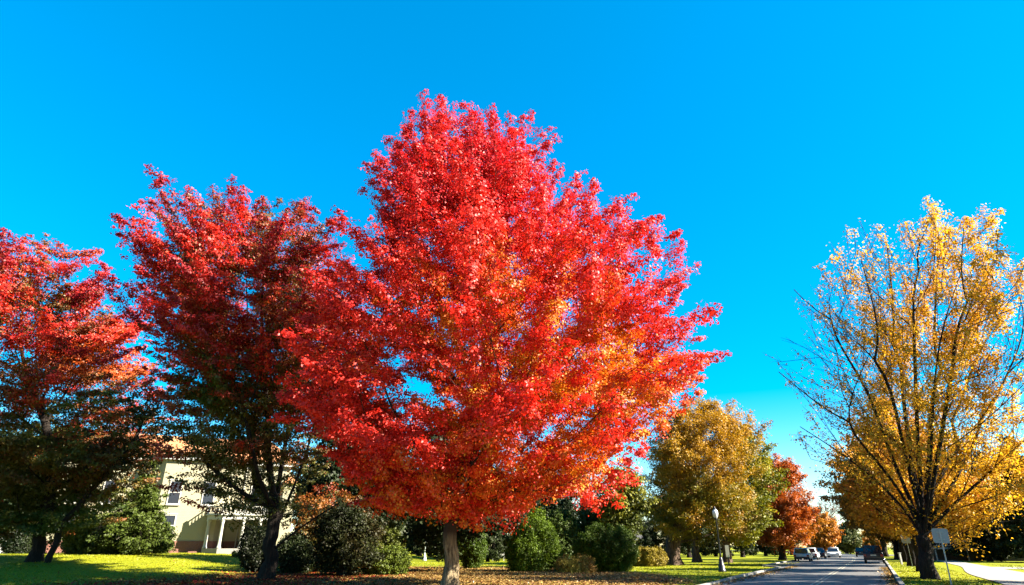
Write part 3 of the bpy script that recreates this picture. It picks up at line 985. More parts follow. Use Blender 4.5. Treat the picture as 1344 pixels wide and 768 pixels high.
b, p = spx(453, 40.5, [(652, 440, 480), (665, 418, 500), (690, 405, 508), (715, 400, 505), (735, 402, 500), (745, 420, 480)])
make_tree('dark_tree', 'dark ivy-clad small tree with thick trunk between the crimson and scarlet maples', 'tree', b, p, n_pl=240, pl=(.9, 1.7), pw=.4, lpp=120, leaf=.15,
          tint=tint_mix(np.array([.018, .026, .006]), np.array([.034, .040, .008]), .8, 4, c=np.array([.06, .045, .010])), r_trunk=.34, fork=1.6, bark=BARK_D, elev=(-5, 60), seed=111, leafmat=LEAF_G, shell=.5, sig=.16, qmin=.2)
b, p = spx(415, 46, [(632, 412, 450), (645, 390, 480), (664, 376, 490), (690, 372, 490), (720, 375, 470), (740, 390, 450)])
make_tree('russet_tree', 'small russet and orange tree behind the black limbs of the crimson maple', 'tree', b, p, n_pl=150, pl=(1.0, 1.8), pw=.4, lpp=110, leaf=.17,
          tint=tint_mix(np.array([.40, .14, .02]), np.array([.14, .12, .016]), .7, 4, c=np.array([.36, .06, .016])), r_trunk=.2, fork=1.4, bark=BARK_D, elev=(-5, 60), seed=112, shell=.5, sig=.16)

# garden shrubs by the house
b, p = spx(118, 60, [(672, 118, 150), (682, 98, 156), (700, 90, 152), (716, 88, 140), (722, 92, 130)])
shrub('ivy_shrub', 'bright leafy shrub against the house behind the leaning trunk', b, p, tint_mix(np.array([.12, .15, .014]), np.array([.06, .09, .01]), .8, 11), 113, n_pl=190, lpp=120, leaf=.17, pl=(.7, 1.3), sig=.14)
b, p = spx(24, 63, [(699, 14, 34), (705, 8, 40), (720, 8, 40)])
shrub('dark_shrub', 'dark clipped shrub in front of the pale garage wall', b, p, tint_mix(DK, DK2, .8, 11), 114, n_pl=110, lpp=110, leaf=.17, pl=(.6, 1.0), sig=.14)
b, p = spx(333, 44, [(690, 326, 345), (705, 318, 352), (725, 316, 356), (738, 320, 352)])
shrub('dark_shrub', 'dark rounded shrub beside the black maple trunk in front of the porch', b, p, tint_mix(DK * .45, DK2 * .45, .8, 12), 115, n_pl=150, lpp=120, leaf=.14, pl=(.5, .9), sig=.12)
b, p = spx(386, 44, [(700, 375, 395), (715, 366, 410), (735, 366, 412), (746, 372, 405)])
shrub('dark_shrub', 'dark low shrub right of the black maple trunk', b, p, tint_mix(DK, DK2, .8, 13), 116, n_pl=150, lpp=110, leaf=.14, pl=(.5, .9), sig=.12)
b, p = spx(210, 62, [(700, 204, 220), (712, 200, 224), (722, 202, 222)])
shrub('green_shrub', 'small bright shrub at the corner of the cream house wall', b, p, tint_mix(np.array([.13, .17, .014]), np.array([.07, .10, .012]), .9, 14), 117, n_pl=90, lpp=90, leaf=.15)
b, p = spx(316, 63, [(723, 308, 322), (728, 304, 326), (732, 306, 324)])
shrub('green_shrub', 'tiny lit shrub at the foot of the porch columns', b, p, tint_mix(np.array([.13, .17, .014]), np.array([.07, .10, .012]), .9, 15), 118, n_pl=60, lpp=70, leaf=.12)

# ------------------------------------------------------------------ dark trees that close the view: one built per kind, then copied
protoA = make_tree('shade_tree', 'x', 'tree', (0, 0, 0), [(2.2, 0, 2.2), (3.5, 0, 4.2), (6, 0, 5), (9, 0, 4.4), (12, 0, 2.6), (13.5, 0, .5)], 'dark trees behind the garden',
                   n_pl=150, pl=(1.5, 2.6), pw=.42, lpp=110, leaf=.34, tint=tint_mix(DK * 1.3, DK2 * 1.2, .5, 4), r_trunk=.35, fork=2.6, bark=BARK_D, elev=(0, 60), seed=130, sig=.3, leafmat=LEAF_G)
protoB = conifer('evergreen_tree', 'x', (0, 0, 0), 12, 3.8, 131, tint_mix(DK, DK2, .5, 4), leaf=.32, lpp=110, z0=.3, group='dark trees behind the garden')
spots = [  # u, d, scale, kind, label
    (505, 74, .62, 1, 'dark evergreen behind the olive shrub left of the garden lamp'),
    (545, 128, 1.0, 0, 'dark tree behind the thin pale garden lamp'),
    (590, 88, .72, 1, 'dark evergreen hidden behind the pale maple trunk'),
    (528, 100, .8, 0, 'dark tree between the olive shrub and the garden lamp'),
    (640, 78, .66, 1, 'dark evergreen behind the small ball shrub'),
    (675, 92, .8, 0, 'dark tree behind the feathery conical evergreen'),
    (745, 84, .75, 1, 'dark evergreen behind the tall mid green shrub'),
    (795, 96, .6, 0, 'dark tree behind the loose yellow green tree'),
    (848, 92, .5, 1, 'dark evergreen left of the flared ochre trunk'),
    (862, 116, .75, 0, 'dark tree behind the low yellow shrub'),
    (905, 108, .9, 0, 'dark tree behind the second trunk on the lawn'),
    (940, 122, 1.0, 1, 'dark evergreen behind the black lamp post'),
    (975, 112, .9, 0, 'dark tree behind the olive tree on the lawn'),
    (1005, 128, 1.0, 1, 'dark evergreen behind the trunk of the orange maple'),
    (1040, 140, 1.0, 0, 'dark tree behind the parked silver car'),
    (1072, 160, .95, 0, 'dark tree behind the farther parked car'),
    (1275, 92, .95, 0, 'dark tree behind the white porch railing'),
    (1300, 80, 1.0, 1, 'dark evergreen right of the white porch railing'),
    (1332, 88, 1.15, 0, 'dark tree behind the lamp beyond the footpath'),
    (1370, 74, 1.2, 1, 'dark evergreen at the end of the driveway'),
    (1245, 104, 1.0, 1, 'dark evergreen left of the white porch railing'),
    (1400, 96, 1.2, 0, 'dark tree past the driveway beyond the footpath lamp'),
    (1215, 128, 1.0, 0, 'dark tree behind the row of verge trunks'),
    (1185, 150, 1.0, 0, 'dark tree behind the white post on the verge'),
    (-20, 66, 1.0, 0, 'dark tree beside the pale garage wall'),
    (60, 84, 1.25, 0, 'tall dark tree behind the pale garage roof'),
    (100, 90, 1.3, 1, 'tall dark evergreen rising behind the brick wing'),
    (20, 98, 1.4, 0, 'tallest dark tree at the far edge of the garden behind the garage'),
    (415, 92, 1.1, 0, 'dark tree behind the porch end of the cream house'),
    (590, 48, .98, 0, 'tall dark tree added unseen behind the scarlet maple crown to shade the lawn'),  # added out of sight behind the crown, to cast shade on the left lawn
    (482, 58, 1.05, 0, 'dark tree added between the ivy-clad trunk and the garden lamp for lawn shade'),  # added to carry the lawn shade farther back
    (446, 53, .95, 0, 'dark tree added behind the russet tree to shade the lawn edge'),  # added for its shade on the lawn
    (436, 98, 1.15, 0, 'tall dark tree behind the russet tree'),
    (482, 96, 1.15, 0, 'tall dark tree behind the dark ivy-clad trunk'),
    (700, 100, 1.15, 0, 'tall dark tree above the tip of the conical evergreen'),
    (752, 104, 1.2, 0, 'tall dark tree above the tall mid green shrub'),
    (620, 98, 1.1, 0, 'tall dark tree behind the right side of the pale maple trunk'),
    (518, 112, .85, 1, 'dark evergreen hedge tree left of the thin pale garden lamp'),
    (552, 116, .9, 1, 'dark evergreen directly behind the thin pale garden lamp'),
    (578, 110, .85, 1, 'dark evergreen between the garden lamp and the pale maple trunk'),
    (612, 116, .9, 1, 'dark evergreen behind the ball shrub and farther away'),
    (648, 112, .85, 1, 'dark evergreen behind the pale garden bench'),
    (690, 118, 1.0, 1, 'dark evergreen far behind the tip of the conical evergreen'),
    (730, 112, 1.0, 1, 'dark evergreen far behind the gap between the two big evergreens'),
    (770, 120, 1.0, 1, 'dark evergreen far behind the large round bush'),
    (890, 138, 1.0, 1, 'dark evergreen far behind the flared ochre trunk'),
    (928, 140, 1.0, 1, 'dark evergreen far behind the gap left of the black lamp post'),
    (985, 140, 1.0, 1, 'dark evergreen far behind the trunk of the olive tree'),
    (1022, 150, 1.1, 1, 'dark evergreen far behind the orange maple'),
    (1288, 104, 1.0, 1, 'dark evergreen far behind the end of the white porch railing'),
    (1318, 100, 1.1, 1, 'dark evergreen between the porch house and the footpath lamp'),
    (1350, 104, 1.2, 1, 'dark evergreen far behind the driveway'),
    (460, 84, .95, 1, 'dark evergreen behind the small russet tree'),
]
first = {0: True, 1: True}
for i, (u, d, sc, kd, lab) in enumerate(spots):
    proto = protoA if kd == 0 else protoB
    o = proto if first[kd] else copy_tree(proto)
    first[kd] = False
    o.location = base(u, d)
    o.rotation_euler = (0, 0, i * 1.37)
    o.scale = (sc, sc, sc * (1 + .08 * math.sin(i * 2.1)))
    o['label'] = lab

# more far trees, paler, down both sides: second trunks on the lawn
o = make_tree('lawn_tree', 'slim brown trunk with thin olive crown on the lawn right of the ochre tree', 'tree', base(915, 76), [(4, 0, 1.5), (6, 0, 4), (9, 0, 4.5), (12, 0, 2.5), (13, 0, .5)], n_pl=110,
              pl=(1.4, 2.4), lpp=110, leaf=.26, tint=tint_mix(OG, OCHRE * .7, .4, 3), r_trunk=.42, fork=3.6, bark=BARK_M, elev=(0, 60), seed=140, sig=.25)

# ------------------------------------------------------------------ house
M_cream = None


def siding_mat(name, col, pitch=.16):
    m, nt, out = new_mat(name)
    tc = N(nt, 'ShaderNodeTexCoord')
    sp = N(nt, 'ShaderNodeSeparateXYZ'); nt.links.new(tc.outputs['Object'], sp.inputs[0])
    mu = N(nt, 'ShaderNodeMath', operation='MULTIPLY'); mu.inputs[1].default_value = 1 / pitch
    fr = N(nt, 'ShaderNodeMath', operation='FRACT')
    nt.links.new(sp.outputs['Z'], mu.inputs[0]); nt.links.new(mu.outputs[0], fr.inputs[0])
    b = N(nt, 'ShaderNodeBump'); b.inputs['Strength'].default_value = .7; b.inputs['Distance'].default_value = .03
    nt.links.new(fr.outputs[0], b.inputs['Height'])
    nz = N(nt, 'ShaderNodeTexNoise'); nz.inputs['Scale'].default_value = 1.6; nz.inputs['Detail'].default_value = 6
    nt.links.new(tc.outputs['Object'], nz.inputs['Vector'])
    mx = N(nt, 'ShaderNodeMix', data_type='RGBA'); mx.inputs['A'].default_value = [c * .86 * K for c in col] + [1]; mx.inputs['B'].default_value = [c * K for c in col] + [1]
    nt.links.new(nz.outputs['Fac'], mx.inputs['Factor'])
    p = N(nt, 'ShaderNodeBsdfPrincipled'); p.inputs['Roughness'].default_value = .7
    nt.links.new(mx.outputs['Result'], p.inputs['Base Color']); nt.links.new(b.outputs['Normal'], p.inputs['Normal'])
    nt.links.new(p.outputs[0], out.inputs['Surface'])
    return m


def brick_mat(name, c1, c2, mortar, scale=4.0):
    m, nt, out = new_mat(name)
    tc = N(nt, 'ShaderNodeTexCoord')
    mp = N(nt, 'ShaderNodeMapping'); mp.inputs['Rotation'].default_value = (R(90), 0, 0)
    br = N(nt, 'ShaderNodeTexBrick'); br.inputs['Scale'].default_value = scale
    br.inputs['Color1'].default_value = (*c1, 1); br.inputs['Color2'].default_value = (*c2, 1); br.inputs['Mortar'].default_value = (*mortar, 1)
    nt.links.new(tc.outputs['Object'], mp.inputs[0]); nt.links.new(mp.outputs[0], br.inputs['Vector'])
    p = N(nt, 'ShaderNodeBsdfPrincipled'); p.inputs['Roughness'].default_value = .85
    nt.links.new(br.outputs['Color'], p.inputs['Base Color']); nt.links.new(p.outputs[0], out.inputs['Surface'])
    return m


M_cream = siding_mat('cream_siding', (.40, .36, .225))
M_brick = brick_mat('red_brick', (.17, .05, .03), (.12, .035, .024), (.18, .14, .11))
M_roof = simple_mat('terracotta_shingle', (.46, .19, .07), .8, noise=.35, scale=7, bump=.3)
M_door = simple_mat('dark_door', (.05, .03, .025), .5)
M_pane = simple_mat('window_glass', (.03, .035, .045), .05, noise=.2, scale=.8, spec=.8)
M_grey = simple_mat('pale_render', (.40, .40, .40), .8, noise=.1)

hb = base(268, 72)
house = thing('house', 'cream clapboard house with terracotta roof and white columned porch at the back of the lawn', 'house', hb, R(24))


def window(parent, x, y, z, wd, ht, face=-1):
    f = bmesh.new()
    t = .11
    for a in ((x - wd / 2 - t, x - wd / 2, z - t, z + ht + t), (x + wd / 2, x + wd / 2 + t, z - t, z + ht + t)):
        add_box(f, a[0], a[1], y - .07, y + .05, a[2], a[3])
    add_box(f, x - wd / 2, x + wd / 2, y - .068, y + .05, z + ht, z + ht + t)
    add_box(f, x - wd / 2, x + wd / 2, y - .068, y + .05, z - t, z)
    add_box(f, x - wd / 2, x + wd / 2, y - .055, y + .04, z + ht * .5 - .04, z + ht * .5 + .04)
    wo = bpy.data.objects.new('window', None)
    wo = obj('window', f, M_white, parent)
    obj('pane', box(x - wd / 2, x + wd / 2, y - .02, y + .02, z, z + ht), M_pane, wo)
    obj('sill', box(x - wd / 2 - .2, x + wd / 2 + .2, y - .16, y + .02, z - t - .09, z - t - .004), M_white, wo)
    obj('head', box(x - wd / 2 - .18, x + wd / 2 + .18, y - .12, y + .02, z + ht + t + .004, z + ht + t + .12), M_white, wo)
    return wo


EAVE = 9.6
# main block, projecting bay, brick plinths
obj('plinth', box(-16, 8.0, 2.0, 12, -.3, 1.2), M_brick, house)
obj('wall', box(-15.94, 7.94, 2.06, 11.94, 1.2, EAVE), M_cream, house)
bay = bmesh.new(); add_slab(bay, [(-6.5, 2.0), (-5.4, 0), (.6, 0), (1.7, 2.0)], 1.2, EAVE)
obj('bay_wall', bay, M_cream, house)
sw = bmesh.new(); add_box(sw, 7.0, 8.3, -3.4, 2.055, -.3, 7.2); obj('porch_shade_wing', sw, M_cream, house)  # wing added behind the maple trunk to keep the sun out of the porch
sr = bmesh.new(); add_prism(sr, [(6.8, 7.204), (8.5, 7.204), (7.65, 8.3)], -3.7, 2.05); obj('porch_shade_wing_roof', sr, M_roof, house)
pb = bmesh.new(); add_slab(pb, [(-6.62, 1.95), (-5.46, -.08), (.66, -.08), (1.82, 1.95)], -.3, 1.196)
obj('bay_plinth', pb, M_brick, house)
co_ = bmesh.new()
add_box(co_, -16.35, 8.35, 1.55, 2.05, EAVE + .004, EAVE + .45)
add_slab(co_, [(-7.0, 1.54), (-5.6, -.42), (.8, -.42), (2.2, 1.54)], EAVE + .004, EAVE + .45)
obj('cornice', co_, M_white, house)
rf = bmesh.new()
A = [rf.verts.new(v) for v in ((-16.6, 1.3, EAVE + .46), (8.6, 1.3, EAVE + .46), (8.6, 12.6, EAVE + .46), (-16.6, 12.6, EAVE + .46))]
T = [rf.verts.new(v) for v in ((-11.5, 6.9, EAVE + 3.6), (5.5, 6.9, EAVE + 3.6))]
for f in ((A[0], A[1], T[1], T[0]), (A[1], A[2], T[1]), (A[2], A[3], T[0], T[1]), (A[3], A[0], T[0])): rf.faces.new(f)
rf.faces.new(A[::-1])
B_ = [rf.verts.new(v) for v in ((-7.2, 1.29, EAVE + .47), (-5.8, -.62, EAVE + .47), (1.0, -.62, EAVE + .47), (2.4, 1.29, EAVE + .47), (-2.4, 4.2, EAVE + 2.2))]
for i in range(3): rf.faces.new((B_[i], B_[i + 1], B_[4]))
roof = obj('roof', rf, M_roof, house)
obj('chimney', box(3.2, 4.4, 6.0, 7.1, EAVE + 2.4, EAVE + 5.2, bevel=.02), M_brick, roof)
for x in (-4.0, -.6): window(house, x, -.02, 5.0, 1.05, 2.3)
for x in (-4.0,): window(house, x, -.02, 1.75, 1.05, 2.0)
for x in (-13.5, -10.5, 4.4): window(house, x, 2.03, 5.0, 1.05, 2.3)
for x in (-13.5,): window(house, x, 2.03, 1.7, 1.05, 2.2)
dp = obj('drain_pipe', lathe([(.06, .2), (.06, EAVE - .05)], 8, 3.0, 1.92), M_white, house)
# front doors
for x, nm in ((4.2, 'dark_door'),):
    dd = obj('door', box(x - .6, x + .6, 1.95, 2.05, .45, 2.75), M_door, house)
    fr = bmesh.new()
    add_box(fr, x - .76, x - .6, 1.9, 2.05, .45, 2.9); add_box(fr, x + .6, x + .76, 1.9, 2.05, .45, 2.9); add_box(fr, x - .6, x + .6, 1.9, 2.05, 2.75, 2.9)
    obj('frame', fr, M_white, dd)
    obj('pane', box(x - .36, x + .36, 1.93, 1.952, 1.3, 2.55), M_pane, dd)
    obj('handle', box(x + .42, x + .47, 1.87, 1.95, 1.15, 1.4), M_steel, dd)
x = -10.6
wd_ = obj('door', box(x - .65, x + .65, 1.9, 2.04, .2, 2.7), M_white, house); wd_['label'] = 'white panelled side door'
obj('frame', add_box(add_box(box(x - .82, x - .65, 1.86, 2.03, .2, 2.87), x + .65, x + .82, 1.86, 2.03, .2, 2.87), x - .65, x + .65, 1.86, 2.03, 2.7, 2.87), M_white, wd_)
obj('handle', box(x + .45, x + .5, 1.84, 1.9, 1.1, 1.35), M_black, wd_)
# porch
PZ, PT = .45, 3.35
poly = [(-.3, -.03), (-.3, -1.7), (1.2, -3.2), (6.97, -3.2), (6.97, 1.95), (1.85, 1.95), (.75, -.03)]
fl = bmesh.new(); add_slab(fl, poly, -.3, PZ); obj('porch_floor', fl, M_concrete, house)


def grow_poly(pl, e):
    c = np.mean(pl, 0)
    return [(x_ - e, y_ - e) if y_ < -.5 and x_ < 6 else ((x_, y_ - e) if y_ < -.5 else ((x_ - e, y_) if x_ < 0 else (x_, y_))) for x_, y_ in pl]


en = bmesh.new()
add_slab(en, poly, PT, PT + .42); add_slab(en, grow_poly(poly, .16), PT + .424, PT + .62)
pr = obj('porch_roof', en, M_white, house)
rails = bmesh.new()
bal = bmesh.new()
for (xa, ya), (xb, yb) in zip(poly[:3], poly[1:4]):
    L_ = math.hypot(xb - xa, yb - ya); nb = int(L_ / .22)
    dx, dy = (xb - xa) / L_, (yb - ya) / L_
    mt = Matrix.Translation((xa, ya, 0)) @ Matrix.Rotation(math.atan2(dy, dx), 4, 'Z')
    for zz0, zz1 in ((PT + .70, PT + .78), (PT + 1.28, PT + 1.38)):
        t_ = box(-.05, L_ + .05, -.055, .055, zz0, zz1); bmesh.ops.transform(t_, matrix=mt, verts=t_.verts)
        me_ = bpy.data.meshes.new('t'); t_.to_mesh(me_); t_.free(); rails.from_mesh(me_); bpy.data.meshes.remove(me_)
    for q_ in range(nb + 1):
        xx, yy = xa + (xb - xa) * q_ / nb, ya + (yb - ya) * q_ / nb
        add_lathe(bal, [(.035, PT + .78), (.06, PT + .92), (.03, PT + 1.1), (.035, PT + 1.28)], 6, xx, yy)
    add_box(rails, xa - .12, xa + .12, ya - .12, ya + .12, PT + .624, PT + 1.48)
rl_ = obj('balustrade', rails, M_white, house)
obj('baluster_row', bal, M_white, rl_)
for cx_, cy_ in ((-.05, -1.58), (-.05, -.35), (1.32, -2.93), (3.4, -2.95), (5.1, -2.95), (6.75, -2.94)):
    c_ = lathe([(.24, PZ), (.24, PZ + .14), (.19, PZ + .2), (.17, PZ + .5), (.145, PT - .45), (.17, PT - .36), (.15, PT - .3), (.26, PT - .1), (.26, PT - .004)], 16, cx_, cy_)
    cc = obj('column', c_, M_white, house, True)
st = bmesh.new()
for i in range(3): add_box(st, 3.6, 4.9, -4.1 + .3 * i, -3.21, -.3, .12 + .11 * i - .003 * i)
obj('steps', st, M_concrete, house)
# brick wing and pale garage
wing = bmesh.new(); add_box(wing, -30, -16.004, 4.0, 12, -.3, 3.0); obj('brick_wing', wing, M_brick, house)
wr = bmesh.new(); add_prism(wr, [(3.6, 3.004), (12.4, 3.004), (8, 5.4)], -30.3, -16.01, 'x'); obj('wing_roof', wr, M_roof, house)
window(house, -19.5, 3.98, .9, 1.1, 1.5); window(house, -23.5, 3.98, .9, 1.1, 1.5)

gb = base(8, 68)
gar = thing('garage', 'pale grey garage wall behind the dark clipped shrub', 'garage', gb, R(20))
obj('wall', box(-7, 2.8, 0, 7, -.3, 3.1), M_grey, gar)
g_ = bmesh.new(); add_prism(g_, [(-.4, 3.104), (7.4, 3.104), (3.5, 5.0)], -7.3, 3.1, 'x'); obj('roof', g_, M_slate, gar)
gd = obj('door', box(-5.6, -2.4, -.06, .02, 0, 2.4), M_white, gar)
obj('handle', box(-4.1, -3.9, -.11, -.06, .9, 1.0), M_black, gd)

# house with white raised porch beyond the footpath
ph_ = base(1268, 84)
h2 = thing('porch_house', 'shaded dark house with a raised white porch railing beyond the footpath', 'house', ph_, R(-30))
obj('wall', box(-5, 6, 0, 8, -.2, 5.0), simple_mat('brown_siding', (.05, .045, .04), .8), h2)
r2 = bmesh.new(); add_prism(r2, [(-.6, 5.004), (8.6, 5.004), (4, 7.6)], -5.5, 6.5, 'x'); obj('roof', r2, M_slate, h2)
obj('deck', box(-3.2, 3.6, -2.2, -.004, 1.35, 1.55), M_white, h2)
rl2 = bmesh.new()
for z0_, z1_ in ((1.72, 1.78), (2.45, 2.55)): add_box(rl2, -3.2, 3.6, -2.2, -2.12, z0_, z1_)
for i in range(24):
    x = -3.1 + i * .288
    add_box(rl2, x - .03, x + .03, -2.18, -2.14, 1.78, 2.45)
obj('railing', rl2, M_white, h2)
for x in (-3.1, .2, 3.5):
    obj('post', box(x - .07, x + .07, -2.1, -1.96, -.2, 1.346), M_white, h2)
window(h2, -1.6, -.02, 2.3, 1.0, 1.4); window(h2, 2.4, -.02, 2.3, 1.0, 1.4)

# far white building seen through the trees left of the ochre trunk
fb = base(838, 104)
h3 = thing('white_house', 'small white house glimpsed behind the yellow shrub', 'house', fb, R(10))
obj('wall', box(-2, 2, 0, 5, -.1, 2.6), M_white, h3)
r3 = bmesh.new(); add_prism(r3, [(-.4, 2.604), (5.4, 2.604), (2.5, 3.9)], -2.3, 2.3, 'x'); obj('roof', r3, M_slate, h3)
window(h3, -.9, -.02, .8, .8, 1.2); window(h3, .9, -.02, .8, .8, 1.2)

# ------------------------------------------------------------------ lamps
M_globe = simple_mat('frosted_globe', (.80, .79, .74), .25, noise=.05)


def lamp(name, label, loc, h=4.0, pole=M_black, group=None):
    r = thing(name, label, 'street lamp', loc, 0, group)
    obj('base', lathe([(.27, -.1), (.27, .12), (.24, .16), (.22, .42), (.17, .5), (.15, .75), (.10, .9), (.085, .95)], 12), pole, r, True)
    obj('pole', lathe([(.075, .94), (.07, 1.2), (.055, h - .75), (.085, h - .7), (.05, h - .62)], 12), pole, r, True)
    g = obj('lantern', lathe([(.07, h - .62), (.15, h - .5), (.20, h - .3), (.185, h - .12), (.10, h), (.03, h + .03)], 14), M_globe, r, True)
    obj('cap', lathe([(.13, h - .01), (.09, h + .06), (.03, h + .12), (.02, h + .2), (0, h + .22)], 12), pole, g, True)
    obj('collar', lathe([(.11, h - .66), (.13, h - .6), (.10, h - .55)], 12), pole, g, True)
    return r


lamp('street_lamp', 'black iron lamp post with white globe at the lawn corner by the road', base(948, 46.5), 4.1)
L2 = lamp('garden_lamp', 'slim pale garden lamp against the dark trees left of the maple trunk', base(557, 84), 3.3, simple_mat('pale_green_paint', (.40, .44, .38), .5))
L3 = lamp('street_lamp', 'dim lamp post in front of the dark trees beyond the footpath', base(1333, 88), 3.8, simple_mat('grey_lamp_paint', (.10, .10, .11), .5))

# ------------------------------------------------------------------ signs (seen from the back)
def sign(name, label, loc, size, zb, rz, lean=0.0, group=None):
    r = thing(name, label, 'sign', loc, rz, group)
    r.rotation_euler = (0, lean, rz)
    h = zb + size
    obj('pole', box(-.028, .028, -.02, .02, -.25, h - .06, bevel=.006), M_steel, r)
    bm = bmesh.new()
    poly = []
    rr = size * .16
    for cx_, cz_, a0 in ((size / 2 - rr, zb + rr, -90), (size / 2 - rr, zb + size - rr, 0), (-size / 2 + rr, zb + size - rr, 90), (-size / 2 + rr, zb + rr, 180)):
        for s_ in range(5):
            a = R(a0 + s_ * 22.5)
            poly.append((cx_ + rr * math.cos(a), cz_ + rr * math.sin(a)))
    add_prism(bm, poly, .024, .030)
    obj('panel', bm, M_signback, r)
    for z in (zb + size * .25, zb + size * .75):
        obj('bracket', box(-size * .22, size * .22, -.026, -.0202, z - .02, z + .02), M_steel, r)
    return r


sign('traffic_sign', 'larger square grey sign back on a leaning pole beside the golden tree', base(1249, 30.5), .64, 1.76, -TH, R(1.5), 'sign backs on the verge')
sign('traffic_sign', 'smaller square grey sign back on the verge farther down the tree row', base(1198, 58), .78, 1.9, -TH, 0, 'sign backs on the verge')
t = thing('lawn_sign', 'short post with a small white board on the lawn behind the black lamp', 'sign', base(957, 60), -.2)
obj('pole', box(-.05, .05, -.05, .05, -.2, 1.7), M_trim, t)
obj('panel', box(-.16, .16, -.075, -.052, .75, 1.75), M_white, t)
t = thing('white_post', 'short white post standing between the dark trunks of the verge row', 'post', rp(k_for(66, 1.9), 1.9))
obj('pole', box(-.08, .08, -.08, .08, -.1, 1.0, bevel=.02), M_white, t)
obj('cap', box(-.11, .11, -.11, .11, 1.004, 1.07, bevel=.02), M_white, t)
t = thing('garden_bench', 'pale garden bench between the ball shrub and the conical evergreen', 'bench', base(654, 84), .1)
obj('seat', box(-.8, .8, -.22, .22, .42, .47), M_white, t)
obj('backrest', box(-.8, .8, .2, .25, .55, .95), M_white, t)
for sx in (-.7, .7):
    obj('leg', box(sx - .04, sx + .04, -.2, -.12, -.05, .416), M_white, t); obj('leg', box(sx - .04, sx + .04, .255, .31, -.05, .9), M_white, t)

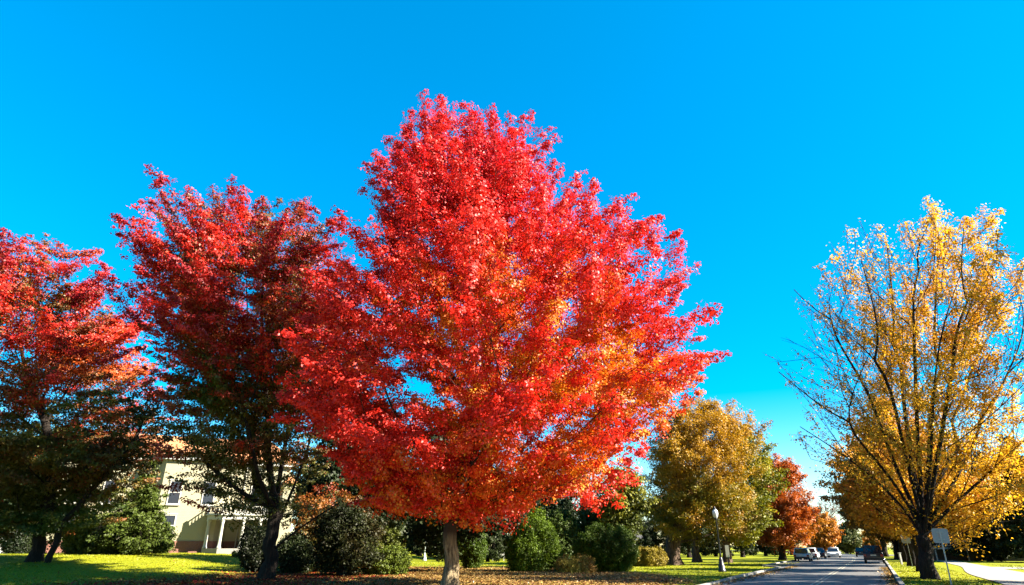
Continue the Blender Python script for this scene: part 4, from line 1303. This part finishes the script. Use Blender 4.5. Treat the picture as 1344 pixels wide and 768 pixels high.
# ------------------------------------------------------------------ cars
def car(label, k, s, paint, L=4.5, W=1.82, Hh=1.5, kind='wagon', rz=0.0, group='cars along the street', cat='car', name='parked_car'):
    """length along local +y; the rear faces local -y"""
    p = rp(k, s + bend(k), .012)
    r = thing(name, label, cat, p, -TH + rz, group)
    hw = W / 2
    body = bmesh.new()
    zb = Hh * .56
    tail = 0.0 if kind != 'sedan' else .75
    prof = [(-L / 2 + .05, .30), (-L / 2, .55), (-L / 2 + .04, zb), (-L / 2 + .10 + tail, zb + .04), (L / 2 - 1.15, zb + .0), (L / 2 - .2, zb - .12), (L / 2, .6), (L / 2 - .05, .28)]
    ys = [p_[0] for p_ in prof]; zs = [p_[1] for p_ in prof]
    rings = []
    for f, zs_ in ((1.0, 0), ):
        pass
    left = [body.verts.new((-hw * (.97 if z < .4 else 1.0), y_, z)) for y_, z in prof]
    right = [body.verts.new((hw * (.97 if z < .4 else 1.0), y_, z)) for y_, z in prof]
    n = len(prof)
    body.faces.new(left); body.faces.new(right[::-1])
    for i in range(n):
        j = (i + 1) % n
        body.faces.new((left[i], right[i], right[j], left[j]))
    bmesh.ops.bevel(body, geom=list(body.edges), offset=.06, segments=2, affect='EDGES', profile=.6)
    bo = obj('body', body, paint, r, True)
    # greenhouse
    y0, y1 = -L / 2 + .12 + tail, L / 2 - 1.2
    t0, t1 = y0 + (.32 if kind != 'sedan' else .6), y1 - .75
    wb, wt = hw * .95, hw * .78
    cab = bmesh.new()
    lo = [cab.verts.new(v) for v in ((-wb, y0, zb - .02), (wb, y0, zb - .02), (wb, y1, zb - .02), (-wb, y1, zb - .02))]
    hi = [cab.verts.new(v) for v in ((-wt, t0, Hh), (wt, t0, Hh), (wt, t1, Hh), (-wt, t1, Hh))]
    cab.faces.new(hi)
    for i in range(4):
        j = (i + 1) % 4
        cab.faces.new((lo[i], lo[j], hi[j], hi[i]))
    bmesh.ops.bevel(cab, geom=[e for e in cab.edges], offset=.05, segments=2, affect='EDGES')
    obj('cabin', cab, paint, r, True)

    def quad(P4, off, nm):
        q = bmesh.new()
        P4 = [Vector(v) for v in P4]
        nn_ = (P4[1] - P4[0]).cross(P4[3] - P4[0]).normalized()
        a = [q.verts.new(v + nn_ * off) for v in P4]; b_ = [q.verts.new(v - nn_ * .02) for v in P4]
        q.faces.new(a)
        for i in range(4):
            j = (i + 1) % 4
            q.faces.new((a[i], b_[i], b_[j], a[j]))
        return obj(nm, q, M_glassdark, r)

    def lerp3(a, b_, f): return tuple(a[i] + (b_[i] - a[i]) * f for i in range(3))
    z0_, z1_ = zb + .06, Hh - .08

    def on(yb, yt, wlo, whi, z): f = (z - zb) / (Hh - zb); return yb + (yt - yb) * f, wlo + (whi - wlo) * f
    ya, wa = on(y0, t0, wb, wt, z0_); yb_, wb2 = on(y0, t0, wb, wt, z1_)
    quad([(-wa + .09, ya, z0_), (wa - .09, ya, z0_), (wb2 - .09, yb_, z1_), (-wb2 + .09, yb_, z1_)], .012, 'rear_window')
    ya, wa = on(y1, t1, wb, wt, z0_); yb_, wb2 = on(y1, t1, wb, wt, z1_)
    quad([(wa - .09, ya, z0_), (-wa + .09, ya, z0_), (-wb2 + .09, yb_, z1_), (wb2 - .09, yb_, z1_)], .012, 'windscreen')
    for sd in (-1, 1):
        yl0, w0_ = on(y0, t0, wb, wt, z0_); yl1, w1_ = on(y0, t0, wb, wt, z1_)
        yr0, _ = on(y1, t1, wb, wt, z0_); yr1, _ = on(y1, t1, wb, wt, z1_)
        Q4 = [(sd * w0_, yl0 + .12, z0_), (sd * w0_, yr0 - .12, z0_), (sd * w1_, yr1 - .1, z1_), (sd * w1_, yl1 + .1, z1_)]
        if sd < 0: Q4 = [Q4[1], Q4[0], Q4[3], Q4[2]]
        quad(Q4, .012, 'side_window')
        obj('tail_light', box(sd * hw * .82 - .13, sd * hw * .82 + .13, -L / 2 - .03, -L / 2 + .1, zb - .30, zb - .08, bevel=.02), M_red, r)
        obj('headlight', box(sd * hw * .74 - .18, sd * hw * .74 + .18, L / 2 - .16, L / 2 + .015, .56, .72, bevel=.02), M_globe, r)
        obj('mirror', box(sd * (hw + .1) - .09, sd * (hw + .1) + .09, y1 - .55, y1 - .45, zb + .02, zb + .16, bevel=.02), paint, r)
        for yw in (-L / 2 + .85, L / 2 - .85):
            wl = lathe([(.2, -.1), (.30, -.1), (.325, -.06), (.325, .06), (.30, .1), (.2, .1)], 20)
            bmesh.ops.transform(wl, matrix=Matrix.Translation((sd * (hw - .1), yw, .325)) @ Matrix.Rotation(PI / 2, 4, 'Y'), verts=wl.verts)
            wh = obj('wheel', wl, M_tyre, r, True)
            rm_ = lathe([(0, -.07), (.06, -.112), (.2, -.105), (.205, .105), (.06, .112), (0, .07)], 14)
            bmesh.ops.transform(rm_, matrix=Matrix.Translation((sd * (hw - .1), yw, .325)) @ Matrix.Rotation(PI / 2, 4, 'Y'), verts=rm_.verts)
            obj('rim', rm_, M_rim, wh, True)
    obj('bumper', box(-hw * .96, hw * .96, -L / 2 - .06, -L / 2 + .2, .30, .50, bevel=.04), M_trim, r)
    obj('number_plate', box(-.26, .26, -L / 2 - .025, -L / 2 + .05, zb - .25, zb - .12), M_plate, r)
    return r


def paint(name, c, metal=.2):
    return simple_mat(name, c, .28, metal, noise=.04, scale=1.5, spec=.6)


car('silver estate car parked at the left kerb nearest the camera', k_for(81, -8.0), -8.0, paint('silver_paint', (.46, .51, .56)), Hh=1.48, W=1.74)
car('second pale silver car parked behind the nearest one at the left kerb', k_for(90, -7.9), -7.9, paint('pale_paint', (.52, .56, .60)), Hh=1.5)
car('small dark car parked beyond the two silver cars', k_for(102, -7.6), -7.6, paint('dark_paint', (.03, .035, .045)), kind='sedan', Hh=1.45)
car('white car driving in the far left lane', k_for(108, -5.6), -5.6, paint('white_car_paint', (.72, .72, .70)), rz=PI, name='car')
car('pale green car behind the white car in the far lane', k_for(126, -5.4), -5.4, paint('pale_green_paint_car', (.46, .54, .50)), rz=PI, Hh=1.7, name='car')
car('dark utility vehicle at the right kerb under the bronze trees', k_for(71.5, -.42), -.42, paint('black_car_paint', (.035, .037, .045)), Hh=1.74, W=1.9, L=4.7, kind='wagon', name='car', cat='car')
car('small dark car far ahead in the right lane', k_for(118, -1.0), -1.0, paint('navy_paint', (.02, .025, .04)), Hh=1.5, name='car')
